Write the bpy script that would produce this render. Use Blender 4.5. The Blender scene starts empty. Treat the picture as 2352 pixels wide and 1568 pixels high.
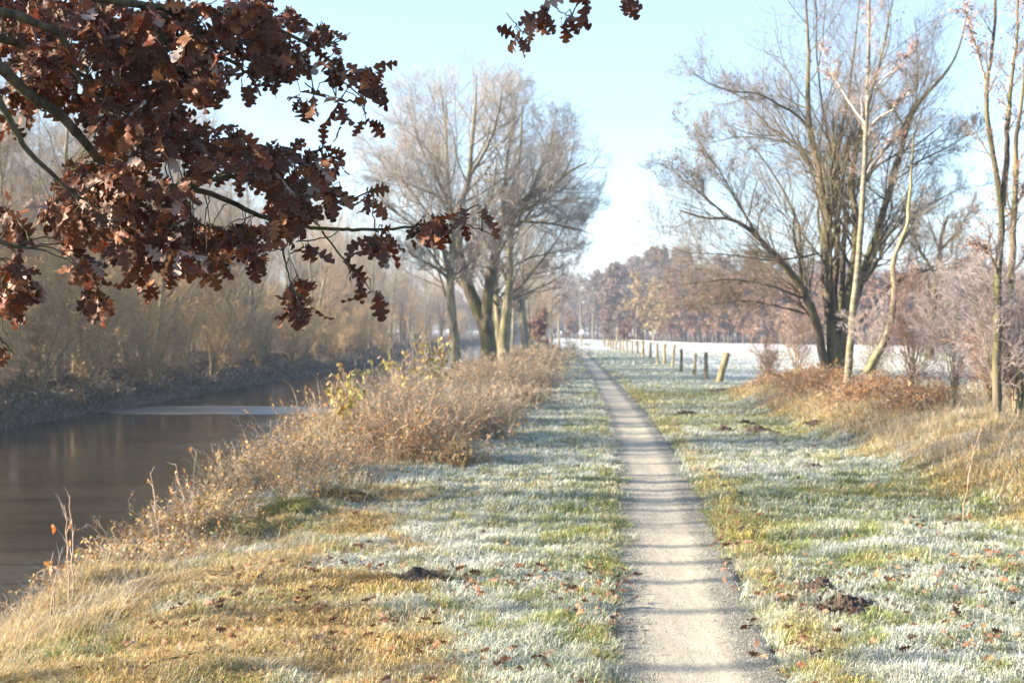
import bpy, math, random
import numpy as np
from mathutils import Vector

rng = np.random.default_rng(11)
random.seed(5)
scene = bpy.context.scene
COL = scene.collection
R = math.radians

# ------------------------------------------------------------------ camera numbers
FPX, CX, HY, EYE = 3267.0, 1176.0, 760.0, 1.7      # photo measured on a 2352 px wide copy


def at(px, py, Y):
    return np.array([(px - CX) / FPX * Y, Y, EYE - (py - HY) / FPX * Y])


def nrm(a):
    return a / np.maximum(np.linalg.norm(a, axis=-1, keepdims=True), 1e-9)


# ------------------------------------------------------------------ noise
_tab = rng.random((256, 256))


def vnoise(x, y):
    xi = np.floor(x).astype(int); yi = np.floor(y).astype(int)
    fx = x - xi; fy = y - yi
    fx = fx * fx * (3 - 2 * fx); fy = fy * fy * (3 - 2 * fy)
    a = _tab[xi & 255, yi & 255]; b = _tab[(xi + 1) & 255, yi & 255]
    c = _tab[xi & 255, (yi + 1) & 255]; d = _tab[(xi + 1) & 255, (yi + 1) & 255]
    return (a * (1 - fx) + b * fx) * (1 - fy) + (c * (1 - fx) + d * fx) * fy


def fbm(x, y, f=1.0, o=3, seed=0.0):
    s = 0; a = 1; t = 0
    for i in range(o):
        s = s + a * vnoise(x * f + 17.3 * i + seed, y * f + 9.1 * i + seed * 1.7)
        t += a; a *= .5; f *= 2.07
    return s / t


def sst(x, a, b):
    t = np.clip((x - a) / (b - a), 0, 1)
    return t * t * (3 - 2 * t)


# ------------------------------------------------------------------ lie of the land
_py = np.array([0, 3, 6.87, 8.05, 9.41, 11.3, 14.2, 17.4, 23.1, 29.2, 39.7, 61.7, 111, 185, 370, 900])
_px = np.array([.70, .78, .93, 1.015, 1.12, 1.266, 1.486, 1.727, 2.06, 2.38, 2.8, 3.7, 5.5, 7.7, 14, 34])
PHW = .385


def path_x(Y):
    return np.interp(Y, _py, _px)


MOLES = []


def height(x, y):
    x = np.asarray(x, float); y = np.asarray(y, float)
    t = x - .038 * y
    t0_ = t - .32 * (1 - sst(y, 9.5, 15)) * (t < 0)
    te = t0_ + .25 * (fbm(x * 0, y, .35, 2, 3.) - .5) * 2 + .12 * (fbm(x, y, 1.3, 2, 8.) - .5)
    # near bank down to the river, bed, far bank
    z = np.interp(te, [-500, -60, -24, -19.2, -17.2, -16.6, -14, -8, -6.0, -5.2, -4.4, -3.7, -3.1, -2.4, 500],
                  [1.2, .7, .35, .1, -.9, -1.45, -2.0, -2.0, -1.5, -1.15, -.6, -.16, -.05, 0, 0])
    # rough edge hummocks on the left bank top
    z = z + .34 * sst(-t, 1.0, 2.6) * (1 - sst(-t, 3.6, 5.0)) * (fbm(x, y, .9, 3, 21.) - .45)
    # raised rough bank to the right
    fade = 1 - sst(y, 33, 43)
    prof = np.interp(t + .35 * (fbm(x * 0, y, .3, 2, 5.) - .5) * 2, [3.85, 4.5, 5.4, 6.4, 7.6, 9.2], [0, .26, .50, .54, .30, 0])
    z = z + prof * fade
    z = z + .12 * sst(t, 4.3, 5) * fade * (fbm(x, y, 1.1, 3, 31.) - .45)
    # gentle unevenness of the verge and the meadow
    d = np.abs(x - path_x(y))
    z = z + .10 * sst(d, .5, 1.6) * (fbm(x, y, .8, 3, 41.) - .5) + .06 * sst(d, .4, .9) * (fbm(x, y, 3.1, 2, 51.) - .5)
    # the path lies a little lower than the turf
    z = z - .045 * (1 - sst(d, PHW - .02, PHW + .16)) * (y < 400)
    return z


# ------------------------------------------------------------------ mesh accumulator
class MB:
    def __init__(s):
        s.v = []; s.c = []; s.e = []; s.q = []; s.t = []; s.n = 0

    def add(s, v, quads=None, tris=None, col=None, edge=None):
        v = np.asarray(v, np.float32).reshape(-1, 3)
        s.v.append(v)
        if col is None: col = np.full((len(v), 3), .5, np.float32)
        col = np.broadcast_to(np.asarray(col, np.float32), (len(v), 3))
        s.c.append(col)
        s.e.append(np.zeros(len(v), np.float32) if edge is None else np.asarray(edge, np.float32))
        if quads is not None and len(quads): s.q.append(np.asarray(quads, np.int64).reshape(-1, 4) + s.n)
        if tris is not None and len(tris): s.t.append(np.asarray(tris, np.int64).reshape(-1, 3) + s.n)
        s.n += len(v)

    def merge(s, o, mat=None, offset=(0, 0, 0)):
        """take in everything of another accumulator, turned/scaled/moved"""
        V = np.concatenate(o.v)
        if mat is not None: V = V @ np.asarray(mat, np.float32).T
        V = V + np.asarray(offset, np.float32)
        s.add(V, np.concatenate(o.q) if o.q else None, np.concatenate(o.t) if o.t else None,
              np.concatenate(o.c), np.concatenate(o.e))

    def build(s, name, mat, parent=None, smooth=True, edge=False, loc=None):
        V = np.concatenate(s.v).astype(np.float32)
        if loc is not None: V = V - np.asarray(loc, np.float32)
        Q = np.concatenate(s.q) if s.q else np.zeros((0, 4), np.int64)
        T = np.concatenate(s.t) if s.t else np.zeros((0, 3), np.int64)
        me = bpy.data.meshes.new(name)
        me.vertices.add(len(V)); me.vertices.foreach_set('co', V.ravel())
        li = np.concatenate([Q.ravel(), T.ravel()]).astype(np.int32)
        me.loops.add(len(li)); me.loops.foreach_set('vertex_index', li)
        st = np.concatenate([np.arange(len(Q)) * 4, len(Q) * 4 + np.arange(len(T)) * 3]).astype(np.int32)
        me.polygons.add(len(st)); me.polygons.foreach_set('loop_start', st)
        me.polygons.foreach_set('use_smooth', np.full(len(st), smooth))
        me.update(calc_edges=True)
        C = np.ones((len(V), 4), np.float32); C[:, :3] = np.concatenate(s.c)
        a = me.attributes.new('col', 'FLOAT_COLOR', 'POINT'); a.data.foreach_set('color', C.ravel())
        if edge:
            a = me.attributes.new('edge', 'FLOAT', 'POINT'); a.data.foreach_set('value', np.concatenate(s.e))
        me.materials.append(mat)
        o = bpy.data.objects.new(name, me); COL.objects.link(o)
        if parent is not None: o.parent = parent
        elif loc is not None: o.location = loc
        return o


def tag(o, label=None, cat=None, group=None, kind=None):
    if label: o['label'] = label
    if cat: o['category'] = cat
    if group: o['group'] = group
    if kind: o['kind'] = kind
    return o


def thing(name, loc, label, cat, group=None):
    o = bpy.data.objects.new(name, None); COL.objects.link(o)
    o.empty_display_size = .2
    o.location = [float(c) for c in loc]
    return tag(o, label, cat, group)


def copy_tree(o, parent=None):
    c = o.copy(); COL.objects.link(c); c.parent = parent
    for ch in o.children: copy_tree(ch, c)
    return c


# ------------------------------------------------------------------ tubes
def tubes(mb, P, Rr, k=5, col=(.3, .25, .2), cap=False):
    P = np.asarray(P, float); Rr = np.asarray(Rr, float)
    B, n, _ = P.shape
    T = np.empty_like(P)
    T[:, 1:-1] = P[:, 2:] - P[:, :-2]; T[:, 0] = P[:, 1] - P[:, 0]; T[:, -1] = P[:, -1] - P[:, -2]
    T = nrm(T)
    ref = np.where(np.abs(T[:, :1, 2:3]) > .8, np.array([[[1., .2, 0]]]), np.array([[[.1, .2, 1.]]]))
    U = nrm(np.cross(T, np.broadcast_to(ref, T.shape))); W = np.cross(T, U)
    a = np.arange(k) / k * 2 * np.pi
    V = P[:, :, None] + Rr[:, :, None, None] * (np.cos(a)[None, None, :, None] * U[:, :, None] + np.sin(a)[None, None, :, None] * W[:, :, None])
    idx = np.arange(B * n * k).reshape(B, n, k)
    A = idx[:, :-1]; Bq = idx[:, 1:]
    q = np.stack([A, np.roll(A, -1, 2), np.roll(Bq, -1, 2), Bq], -1)
    col = np.asarray(col, float)
    if col.ndim == 1: c = np.broadcast_to(col, (B * n * k, 3))
    elif col.ndim == 2: c = np.broadcast_to(col[:, None, None], (B, n, k, 3)).reshape(-1, 3)
    else: c = np.broadcast_to(col[:, :, None], (B, n, k, 3)).reshape(-1, 3)
    mb.add(V.reshape(-1, 3), q.reshape(-1, 4), None, c)


def smooth_line(pts, rad, n, jit=0.0, g=rng):
    pts = np.asarray(pts, float); rad = np.asarray(rad, float)
    if len(rad) == 2: rad = np.linspace(rad[0], rad[1], len(pts))
    d = np.r_[0, np.cumsum(np.linalg.norm(np.diff(pts, axis=0), axis=1))]
    u = np.linspace(0, d[-1], n)
    # Catmull-like: resample linearly, then blur twice
    P = np.stack([np.interp(u, d, pts[:, i]) for i in range(3)], 1)
    w = max(1, n // (len(pts) * 3))
    for _ in range(2 * w):
        P[1:-1] = .25 * P[:-2] + .5 * P[1:-1] + .25 * P[2:]
    if jit:
        P[1:-1] += g.normal(0, jit, (n - 2, 3))
    return P, np.interp(u, d, rad)


def grow(g, P, Rr, L, lv, env=None):
    """P (B,n,3) parent lines; returns child lines"""
    B, n, _ = P.shape
    m = lv['m']
    if m < 1:
        keep = g.random(B) < m; P = P[keep]; Rr = Rr[keep]; L = L[keep]; B = len(P); m = 1
    m = int(m)
    lo, hi = lv.get('u', (.2, 1.))
    u = lo + (hi - lo) * ((np.arange(m)[None] + g.random((B, m))) / m)
    f = u * (n - 1); i = np.minimum(f.astype(int), n - 2); fr = f - i
    bi = np.arange(B)[:, None]
    S = P[bi, i] * (1 - fr[..., None]) + P[bi, i + 1] * fr[..., None]
    T = nrm(P[bi, i + 1] - P[bi, i])
    r = Rr[bi, i] * (1 - fr) + Rr[bi, i + 1] * fr
    rd = g.normal(size=S.shape); rd = nrm(rd - (rd * T).sum(-1, keepdims=True) * T)
    rd = rd + np.array(lv.get('bias', (0, 0, 0.)))
    rd = nrm(rd - (rd * T).sum(-1, keepdims=True) * T)
    ang = np.radians(g.normal(lv['ang'], lv.get('asd', 10), u.shape))[..., None]
    D = nrm(np.cos(ang) * T + np.sin(ang) * rd)
    ln = L[:, None] * lv['lr'] * (1 - lv.get('fall', .5) * u) * g.uniform(.6, 1.35, u.shape)
    if 'lmax' in lv: ln = np.minimum(ln, lv['lmax'] * g.uniform(.7, 1.2, u.shape))
    r0 = np.maximum(np.minimum(r * lv['rr'], r * .95) * g.uniform(.75, 1.1, u.shape), lv.get('rmin', .002))
    S = S.reshape(-1, 3); D = D.reshape(-1, 3); ln = ln.ravel(); r0 = r0.ravel()
    k = lv['n']; step = ln / (k - 1)
    Q = np.empty((len(S), k, 3)); Q[:, 0] = S
    for j in range(1, k):
        D = nrm(D + g.normal(0, lv.get('w', .12), D.shape) + np.array([0, 0, lv.get('up', .05)]) + np.array(lv.get('pull', (0, 0, 0))))
        Q[:, j] = Q[:, j - 1] + D * step[:, None]
    RR = r0[:, None] * np.linspace(1, lv.get('tap', .45), k)[None]
    if env is not None:
        ok = env(Q[:, -1]) & env(Q[:, k // 2])
        Q = Q[ok]; RR = RR[ok]; ln = ln[ok]
    return Q, RR, ln


def crown_from(g, stems, levels, env, cols, detail_leaf=None):
    """stems: list of (P (n,3), R (n)). returns MB of limbs and twigs"""
    mb = MB()
    n = 14
    P = []; Rr = []; L = []
    for p, r in stems:
        idx = np.linspace(0, len(p) - 1, n)
        P.append(np.stack([np.interp(idx, np.arange(len(p)), p[:, i]) for i in range(3)], 1))
        Rr.append(np.interp(idx, np.arange(len(p)), r))
        L.append(np.linalg.norm(np.diff(p, axis=0), axis=1).sum())
    P = np.array(P); Rr = np.array(Rr); L = np.array(L)
    for li, lv in enumerate(levels):
        P, Rr, L = grow(g, P, Rr, L, lv, env)
        if len(P) == 0: break
        c = np.array(cols[min(li, len(cols) - 1)])
        c = c * g.uniform(.7, 1.3, (len(P), 1))
        tubes(mb, P, Rr, lv.get('k', 4), c)
    return mb, P


def leaf_cards(mb, g, pts, size, cols, droop=.3):
    """small bent two-face leaves"""
    n = len(pts)
    d = nrm(g.normal(size=(n, 3)) + np.array([0, 0, -droop])); w = nrm(np.cross(d, g.normal(size=(n, 3))))
    nn = np.cross(d, w)
    s = size * g.uniform(.6, 1.3, (n, 1))
    V = np.stack([pts, pts + d * s * .55 + w * s * .32 + nn * s * .12, pts + d * s, pts + d * s * .55 - w * s * .32 + nn * s * .12], 1)
    i = np.arange(n)[:, None] * 4
    tr = np.concatenate([i + np.array([[0, 1, 2]]), i + np.array([[0, 2, 3]])])
    cols = np.asarray(cols)
    c = cols[g.integers(0, len(cols), n)] * g.uniform(.7, 1.25, (n, 1))
    mb.add(V.reshape(-1, 3), None, tr, np.repeat(c, 4, 0))


# ------------------------------------------------------------------ materials
def new_mat(name):
    m = bpy.data.materials.new(name); m.use_nodes = True
    nt = m.node_tree; nt.nodes.clear()
    out = nt.nodes.new('ShaderNodeOutputMaterial')
    return m, nt, out


def N(nt, typ, **kw):
    n = nt.nodes.new(typ)
    for k, v in kw.items():
        if k in n.inputs.keys(): n.inputs[k].default_value = v
        else: setattr(n, k, v)
    return n


def plant_mat(name, trans=.25, rough=.65, nz=6.0, amp=.35, frost=None, edgefrost=False, spec=.2):
    m, nt, out = new_mat(name)
    L = nt.links.new
    at_ = N(nt, 'ShaderNodeAttribute', attribute_name='col')
    tc = N(nt, 'ShaderNodeTexCoord')
    no = N(nt, 'ShaderNodeTexNoise'); no.inputs['Scale'].default_value = nz; no.inputs['Detail'].default_value = 4
    L(tc.outputs['Object'], no.inputs['Vector'])
    mr = N(nt, 'ShaderNodeMapRange'); mr.inputs[1].default_value = .3; mr.inputs[2].default_value = .7
    mr.inputs[3].default_value = 1 - amp; mr.inputs[4].default_value = 1 + amp
    L(no.outputs[0], mr.inputs[0])
    mu = N(nt, 'ShaderNodeMix', data_type='RGBA', blend_type='MULTIPLY'); mu.inputs[0].default_value = 1
    L(at_.outputs['Color'], mu.inputs[6]); L(mr.outputs[0], mu.inputs[7])
    colout = mu.outputs[2]
    if frost is not None:      # hoar frost settles on what faces the sky, in patches
        ge = N(nt, 'ShaderNodeNewGeometry'); sx = N(nt, 'ShaderNodeSeparateXYZ'); L(ge.outputs['Normal'], sx.inputs[0])
        n2 = N(nt, 'ShaderNodeTexNoise'); n2.inputs['Scale'].default_value = 25; L(tc.outputs['Object'], n2.inputs['Vector'])
        ad = N(nt, 'ShaderNodeMath', operation='MULTIPLY_ADD'); L(sx.outputs[2], ad.inputs[0]); ad.inputs[1].default_value = .5; L(n2.outputs[0], ad.inputs[2])
        r2 = N(nt, 'ShaderNodeMapRange'); r2.inputs[1].default_value = .7; r2.inputs[2].default_value = 1.05; r2.inputs[4].default_value = frost
        L(ad.outputs[0], r2.inputs[0])
        mx = N(nt, 'ShaderNodeMix', data_type='RGBA'); L(r2.outputs[0], mx.inputs[0]); L(colout, mx.inputs[6]); mx.inputs[7].default_value = (.50, .52, .54, 1)
        colout = mx.outputs[2]
    if edgefrost:
        ea = N(nt, 'ShaderNodeAttribute', attribute_name='edge')
        r3 = N(nt, 'ShaderNodeMapRange'); r3.inputs[1].default_value = .5; r3.inputs[2].default_value = 1.0; r3.inputs[4].default_value = .8
        L(ea.outputs['Fac'], r3.inputs[0])
        mx = N(nt, 'ShaderNodeMix', data_type='RGBA'); L(r3.outputs[0], mx.inputs[0]); L(colout, mx.inputs[6]); mx.inputs[7].default_value = (.50, .49, .49, 1)
        colout = mx.outputs[2]
    p = N(nt, 'ShaderNodeBsdfPrincipled'); p.inputs['Roughness'].default_value = rough
    p.inputs['Specular IOR Level'].default_value = spec
    L(colout, p.inputs['Base Color'])
    if trans > 0:
        tr = N(nt, 'ShaderNodeBsdfTranslucent'); L(colout, tr.inputs['Color'])
        ms = N(nt, 'ShaderNodeMixShader'); ms.inputs[0].default_value = trans
        L(p.outputs[0], ms.inputs[1]); L(tr.outputs[0], ms.inputs[2]); L(ms.outputs[0], out.inputs[0])
    else: L(p.outputs[0], out.inputs[0])
    return m


def bark_mat(name, a, b, moss, mossamt=.4, sc=9.0, birch=False, frost=0.0):
    m, nt, out = new_mat(name); L = nt.links.new
    tc = N(nt, 'ShaderNodeTexCoord')
    mp = N(nt, 'ShaderNodeMapping'); mp.inputs['Scale'].default_value = (1, 1, .25) if not birch else (1, 1, 2.5)
    L(tc.outputs['Object'], mp.inputs[0])
    n1 = N(nt, 'ShaderNodeTexNoise'); n1.inputs['Scale'].default_value = sc; n1.inputs['Detail'].default_value = 6; L(mp.outputs[0], n1.inputs['Vector'])
    cr = N(nt, 'ShaderNodeValToRGB'); cr.color_ramp.elements[0].position = .38; cr.color_ramp.elements[1].position = .62
    cr.color_ramp.elements[0].color = (*a, 1); cr.color_ramp.elements[1].color = (*b, 1); L(n1.outputs[0], cr.inputs[0])
    n2 = N(nt, 'ShaderNodeTexNoise'); n2.inputs['Scale'].default_value = 1.7; n2.inputs['Detail'].default_value = 5; L(tc.outputs['Object'], n2.inputs['Vector'])
    r = N(nt, 'ShaderNodeMapRange'); r.inputs[1].default_value = .45; r.inputs[2].default_value = .6; r.inputs[4].default_value = mossamt
    L(n2.outputs[0], r.inputs[0])
    mx = N(nt, 'ShaderNodeMix', data_type='RGBA'); L(r.outputs[0], mx.inputs[0]); L(cr.outputs[0], mx.inputs[6]); mx.inputs[7].default_value = (*moss, 1)
    col = mx.outputs[2]
    p = N(nt, 'ShaderNodeBsdfPrincipled'); p.inputs['Roughness'].default_value = .85; p.inputs['Specular IOR Level'].default_value = .2
    L(col, p.inputs['Base Color'])
    bp = N(nt, 'ShaderNodeBump'); bp.inputs['Strength'].default_value = .7; bp.inputs['Distance'].default_value = .02
    L(n1.outputs[0], bp.inputs['Height']); L(bp.outputs[0], p.inputs['Normal']); L(p.outputs[0], out.inputs[0])
    return m


M_leaf = plant_mat('oak_leaf_brown', trans=.22, rough=.55, nz=9, amp=.45, edgefrost=True, spec=.3)
M_grass = plant_mat('grass_blades', trans=.3, rough=.6, nz=3, amp=.15)
M_twig = plant_mat('twigs', trans=0, rough=.8, nz=3, amp=.2)
M_frosttwig = plant_mat('frosted_twigs', trans=0, rough=.8, nz=12, amp=.2, frost=.8)
M_herb = plant_mat('dry_herbs', trans=.3, rough=.7, nz=8, amp=.25, frost=.55)
M_far = plant_mat('far_foliage', trans=.3, rough=.8, nz=.5, amp=.2)
M_bark = bark_mat('mossy_bark', (.045, .038, .03), (.14, .115, .08), (.11, .12, .035), .6)
M_bark2 = bark_mat('grey_bark', (.09, .08, .055), (.30, .255, .18), (.17, .18, .07), .5)
M_birch = bark_mat('birch_bark', (.10, .09, .07), (.21, .19, .14), (.15, .15, .08), .5, 5, True)
M_oakbark = bark_mat('oak_branch_bark', (.03, .028, .018), (.09, .08, .05), (.065, .08, .03), .6, 30)
M_post = bark_mat('weathered_post_wood', (.14, .10, .055), (.34, .26, .15), (.24, .24, .12), .3, 14)


def simple(name, col, rough=.8, metallic=0., nz=None, col2=None, bump=0., bscale=30):
    m, nt, out = new_mat(name); L = nt.links.new
    p = N(nt, 'ShaderNodeBsdfPrincipled'); p.inputs['Roughness'].default_value = rough; p.inputs['Metallic'].default_value = metallic
    p.inputs['Base Color'].default_value = (*col, 1)
    if col2:
        tc = N(nt, 'ShaderNodeTexCoord'); n1 = N(nt, 'ShaderNodeTexNoise'); n1.inputs['Scale'].default_value = nz or 5; n1.inputs['Detail'].default_value = 6
        L(tc.outputs['Object'], n1.inputs['Vector'])
        cr = N(nt, 'ShaderNodeValToRGB'); cr.color_ramp.elements[0].position = .35; cr.color_ramp.elements[1].position = .65
        cr.color_ramp.elements[0].color = (*col, 1); cr.color_ramp.elements[1].color = (*col2, 1)
        L(n1.outputs[0], cr.inputs[0]); L(cr.outputs[0], p.inputs['Base Color'])
        if bump:
            n2 = N(nt, 'ShaderNodeTexNoise'); n2.inputs['Scale'].default_value = bscale; n2.inputs['Detail'].default_value = 5; L(tc.outputs['Object'], n2.inputs['Vector'])
            b = N(nt, 'ShaderNodeBump'); b.inputs['Strength'].default_value = bump; b.inputs['Distance'].default_value = .03
            L(n2.outputs[0], b.inputs['Height']); L(b.outputs[0], p.inputs['Normal'])
    L(p.outputs[0], out.inputs[0])
    return m


M_soil = simple('dark_soil', (.018, .012, .008), .95, 0, 18, (.06, .04, .028), 1., 40)
M_wire = simple('fence_wire', (.25, .25, .26), .5, .6)
M_white = simple('white_sign_paint', (.8, .8, .8), .5)
M_stone = plant_mat('gravel_stone', trans=0, rough=.9, nz=50, amp=.2)

# ------------------------------------------------------------------ ground sheet
ys = np.concatenate([np.arange(-40, 4, 2.), np.arange(4, 22, .1), np.arange(22, 60, .3), np.arange(60, 200, 2.5), np.arange(200, 420, 12.), np.arange(420, 1500, 80.)])
ts = np.concatenate([np.arange(-700, -60, 40.), np.arange(-60, -25, 2.5), np.arange(-25, -8, .4), np.arange(-8, 10, .11), np.arange(10, 60, 2.), np.arange(60, 901, 40.)])
T_, Y_ = np.meshgrid(ts, ys); X_ = T_ + .038 * Y_
Z_ = height(X_, Y_)
idx = np.arange(X_.size).reshape(X_.shape)
q = np.stack([idx[:-1, :-1], idx[:-1, 1:], idx[1:, 1:], idx[1:, :-1]], -1).reshape(-1, 4)


def zone_color(x, y, g=None):
    """real turf colours: frosted, green, straw, yellowed path edge"""
    t = x - .038 * y
    n = len(x)
    r1 = fbm(x, y, .9, 3, 61.); r2 = fbm(x, y, 2.3, 3, 71.); r3 = fbm(x, y * .5, .33, 2, 81.)
    d = x - path_x(y)
    straw_b = np.interp(y, [0, 7, 9, 12, 16, 30], [-.5, -.65, -1.0, -1.7, -2.1, -2.0]) + (r2 - .5) * 1.6 + (r1 - .5) * 1.4
    straw = sst(-(t - straw_b), -.35, .35) * (1 - .65 * sst(fbm(x, y, 1.7, 3, 67.), .5, .62) * (t > -3))
    edge = np.exp(-((d - .62) / .22) ** 2) * .9 * (y < 60) + np.exp(-((d + .52) / .13) ** 2) * .35
    edge = np.clip(edge * (0.35 + 1.3 * r2), 0, 1)
    right = sst(t + (r1 - .5) * .8, 3.9, 4.5) * (1 - sst(y, 36, 44))
    yellow = np.clip(np.maximum(edge, .6 * sst(r1, .56, .7) * (y < 40)), 0, 1)
    frost = .34 + .55 * sst(r3 + .35 * (r2 - .5), .32, .66)
    frost = frost * (1 - .55 * sst(r1, .50, .68))
    frost = np.clip(frost + .30 * sst(y, 11, 17) * (t < 0) + .25 * sst(y, 22, 45) - (.30 + .14 * (t < 1)) * (1 - sst(y, 7.5, 13.5)), 0, .97)
    band = np.exp(-((y - 37) / 5.) ** 2) * (d > .4) * (t < 5.5)      # greener strip by the gate post
    frost = frost * (1 - .5 * band)
    frost = frost * (1 - .8 * straw) * (1 - .65 * edge) * (1 - .6 * right)
    straw = np.clip(straw + right, 0, 1)
    mead = sst(t, 5.3, 6.5) * sst(y, 44, 52); frost = frost * (1 - mead) + .97 * mead
    return frost, straw, yellow


fr, stw, yel = zone_color(X_.ravel(), Y_.ravel())
base = np.array([.05, .055, .02])[None] * np.ones((X_.size, 1))
base = base * (1 - yel[:, None]) + np.array([.17, .15, .04]) * yel[:, None]
base = base * (1 - stw[:, None]) + np.array([.20, .14, .055]) * stw[:, None]
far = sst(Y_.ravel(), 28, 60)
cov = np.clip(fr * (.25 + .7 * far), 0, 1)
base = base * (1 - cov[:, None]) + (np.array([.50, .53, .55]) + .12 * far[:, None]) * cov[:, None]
tt = T_.ravel()
litter = np.clip(sst(-tt, 16.0, 17.5), 0, 1)[:, None]
base = base * (1 - litter) + np.array([.07, .05, .03]) * litter
bedm = (sst(-tt, 4.2, 5.2) * (1 - sst(-tt, 16.4, 17)))[:, None]
base = base * (1 - bedm) + np.array([.05, .045, .03]) * bedm
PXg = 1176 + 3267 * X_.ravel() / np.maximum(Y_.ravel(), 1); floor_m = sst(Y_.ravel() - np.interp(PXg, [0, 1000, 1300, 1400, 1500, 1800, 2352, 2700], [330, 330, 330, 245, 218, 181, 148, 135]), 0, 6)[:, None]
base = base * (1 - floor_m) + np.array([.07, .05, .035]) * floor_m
gm = MB(); gm.add(np.stack([X_, Y_, Z_], -1).reshape(-1, 3), q, None, base)

m, nt, out = new_mat('frosted_turf_ground'); L = nt.links.new
at_ = N(nt, 'ShaderNodeAttribute', attribute_name='col'); tc = N(nt, 'ShaderNodeTexCoord')
n1 = N(nt, 'ShaderNodeTexNoise'); n1.inputs['Scale'].default_value = 14; n1.inputs['Detail'].default_value = 8; n1.inputs['Roughness'].default_value = .7
mp = N(nt, 'ShaderNodeMapping'); mp.inputs['Scale'].default_value = (1, .5, 1); L(tc.outputs['Object'], mp.inputs[0]); L(mp.outputs[0], n1.inputs['Vector'])
mr = N(nt, 'ShaderNodeMapRange'); mr.inputs[1].default_value = .3; mr.inputs[2].default_value = .7; mr.inputs[3].default_value = .45; mr.inputs[4].default_value = 1.4; L(n1.outputs[0], mr.inputs[0])
mu = N(nt, 'ShaderNodeMix', data_type='RGBA', blend_type='MULTIPLY'); mu.inputs[0].default_value = 1; L(at_.outputs['Color'], mu.inputs[6]); L(mr.outputs[0], mu.inputs[7])
n3 = N(nt, 'ShaderNodeTexNoise'); n3.inputs['Scale'].default_value = .55; n3.inputs['Detail'].default_value = 6; L(mp.outputs[0], n3.inputs['Vector'])
m3 = N(nt, 'ShaderNodeMapRange'); m3.inputs[1].default_value = .35; m3.inputs[2].default_value = .65; m3.inputs[3].default_value = .75; m3.inputs[4].default_value = 1.15; L(n3.outputs[0], m3.inputs[0])
mu2 = N(nt, 'ShaderNodeMix', data_type='RGBA', blend_type='MULTIPLY'); mu2.inputs[0].default_value = 1; L(mu.outputs[2], mu2.inputs[6]); L(m3.outputs[0], mu2.inputs[7])
p = N(nt, 'ShaderNodeBsdfPrincipled'); p.inputs['Roughness'].default_value = .9; p.inputs['Specular IOR Level'].default_value = .15; L(mu2.outputs[2], p.inputs['Base Color'])
bp = N(nt, 'ShaderNodeBump'); bp.inputs['Strength'].default_value = .9; bp.inputs['Distance'].default_value = .06; L(n1.outputs[0], bp.inputs['Height']); L(bp.outputs[0], p.inputs['Normal'])
L(p.outputs[0], out.inputs[0])
tag(gm.build('ground', m), kind='structure', label='frosted grassy ground on both sides of the gravel path', cat='ground')

# ------------------------------------------------------------------ path
ys = np.concatenate([np.arange(1, 20, .12), np.arange(20, 60, .5), np.arange(60, 400, 4.)])
us = np.linspace(-1, 1, 25)
U_, Y_ = np.meshgrid(us, ys)
hw = (PHW + .10) * np.ones_like(Y_)
X_ = path_x(Y_) + U_ * hw
Z_ = -.012 - .05 * sst(np.abs(U_), .78, 1.0) + .012 * (fbm(X_, Y_, 2.2, 3, 7.) - .5) - .010 * np.exp(-(U_ / .35) ** 2)
mb = MB()
idx = np.arange(X_.size).reshape(X_.shape)
q = np.stack([idx[:-1, :-1], idx[:-1, 1:], idx[1:, 1:], idx[1:, :-1]], -1).reshape(-1, 4)
w = np.abs(U_ * hw / PHW + .08).ravel() + .34 * (fbm(X_.ravel(), Y_.ravel(), 2.5, 3, 91.) - .5)
wear = 1 - sst(w, .40, .80)
c = np.array([.135, .135, .12])[None] * (1 - wear[:, None]) + np.array([.275, .255, .21]) * wear[:, None]
mb.add(np.stack([X_, Y_, Z_], -1).reshape(-1, 3), q, None, c, edge=wear)
m, nt, out = new_mat('fine_gravel'); L = nt.links.new
at_ = N(nt, 'ShaderNodeAttribute', attribute_name='col'); ea = N(nt, 'ShaderNodeAttribute', attribute_name='edge'); tc = N(nt, 'ShaderNodeTexCoord')
vo = N(nt, 'ShaderNodeTexVoronoi'); vo.inputs['Scale'].default_value = 95; L(tc.outputs['Object'], vo.inputs['Vector'])
sp = N(nt, 'ShaderNodeSeparateXYZ'); L(vo.outputs['Color'], sp.inputs[0])
mr = N(nt, 'ShaderNodeMapRange'); mr.inputs[3].default_value = .5; mr.inputs[4].default_value = 1.75; L(sp.outputs[0], mr.inputs[0])
fl = N(nt, 'ShaderNodeMapRange'); fl.inputs[3].default_value = 1.; fl.inputs[4].default_value = .45; L(ea.outputs['Fac'], fl.inputs[0])
mu = N(nt, 'ShaderNodeMix', data_type='RGBA', blend_type='MULTIPLY'); L(fl.outputs[0], mu.inputs[0]); L(at_.outputs['Color'], mu.inputs[6]); L(mr.outputs[0], mu.inputs[7])
n3 = N(nt, 'ShaderNodeTexNoise'); n3.inputs['Scale'].default_value = 4; n3.inputs['Detail'].default_value = 8
mp = N(nt, 'ShaderNodeMapping'); mp.inputs['Scale'].default_value = (6, .5, 1); L(tc.outputs['Object'], mp.inputs[0]); L(mp.outputs[0], n3.inputs['Vector'])
m3 = N(nt, 'ShaderNodeMapRange'); m3.inputs[1].default_value = .3; m3.inputs[2].default_value = .7; m3.inputs[3].default_value = .86; m3.inputs[4].default_value = 1.1; L(n3.outputs[0], m3.inputs[0])
mu2 = N(nt, 'ShaderNodeMix', data_type='RGBA', blend_type='MULTIPLY'); mu2.inputs[0].default_value = 1; L(mu.outputs[2], mu2.inputs[6]); L(m3.outputs[0], mu2.inputs[7])
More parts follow.
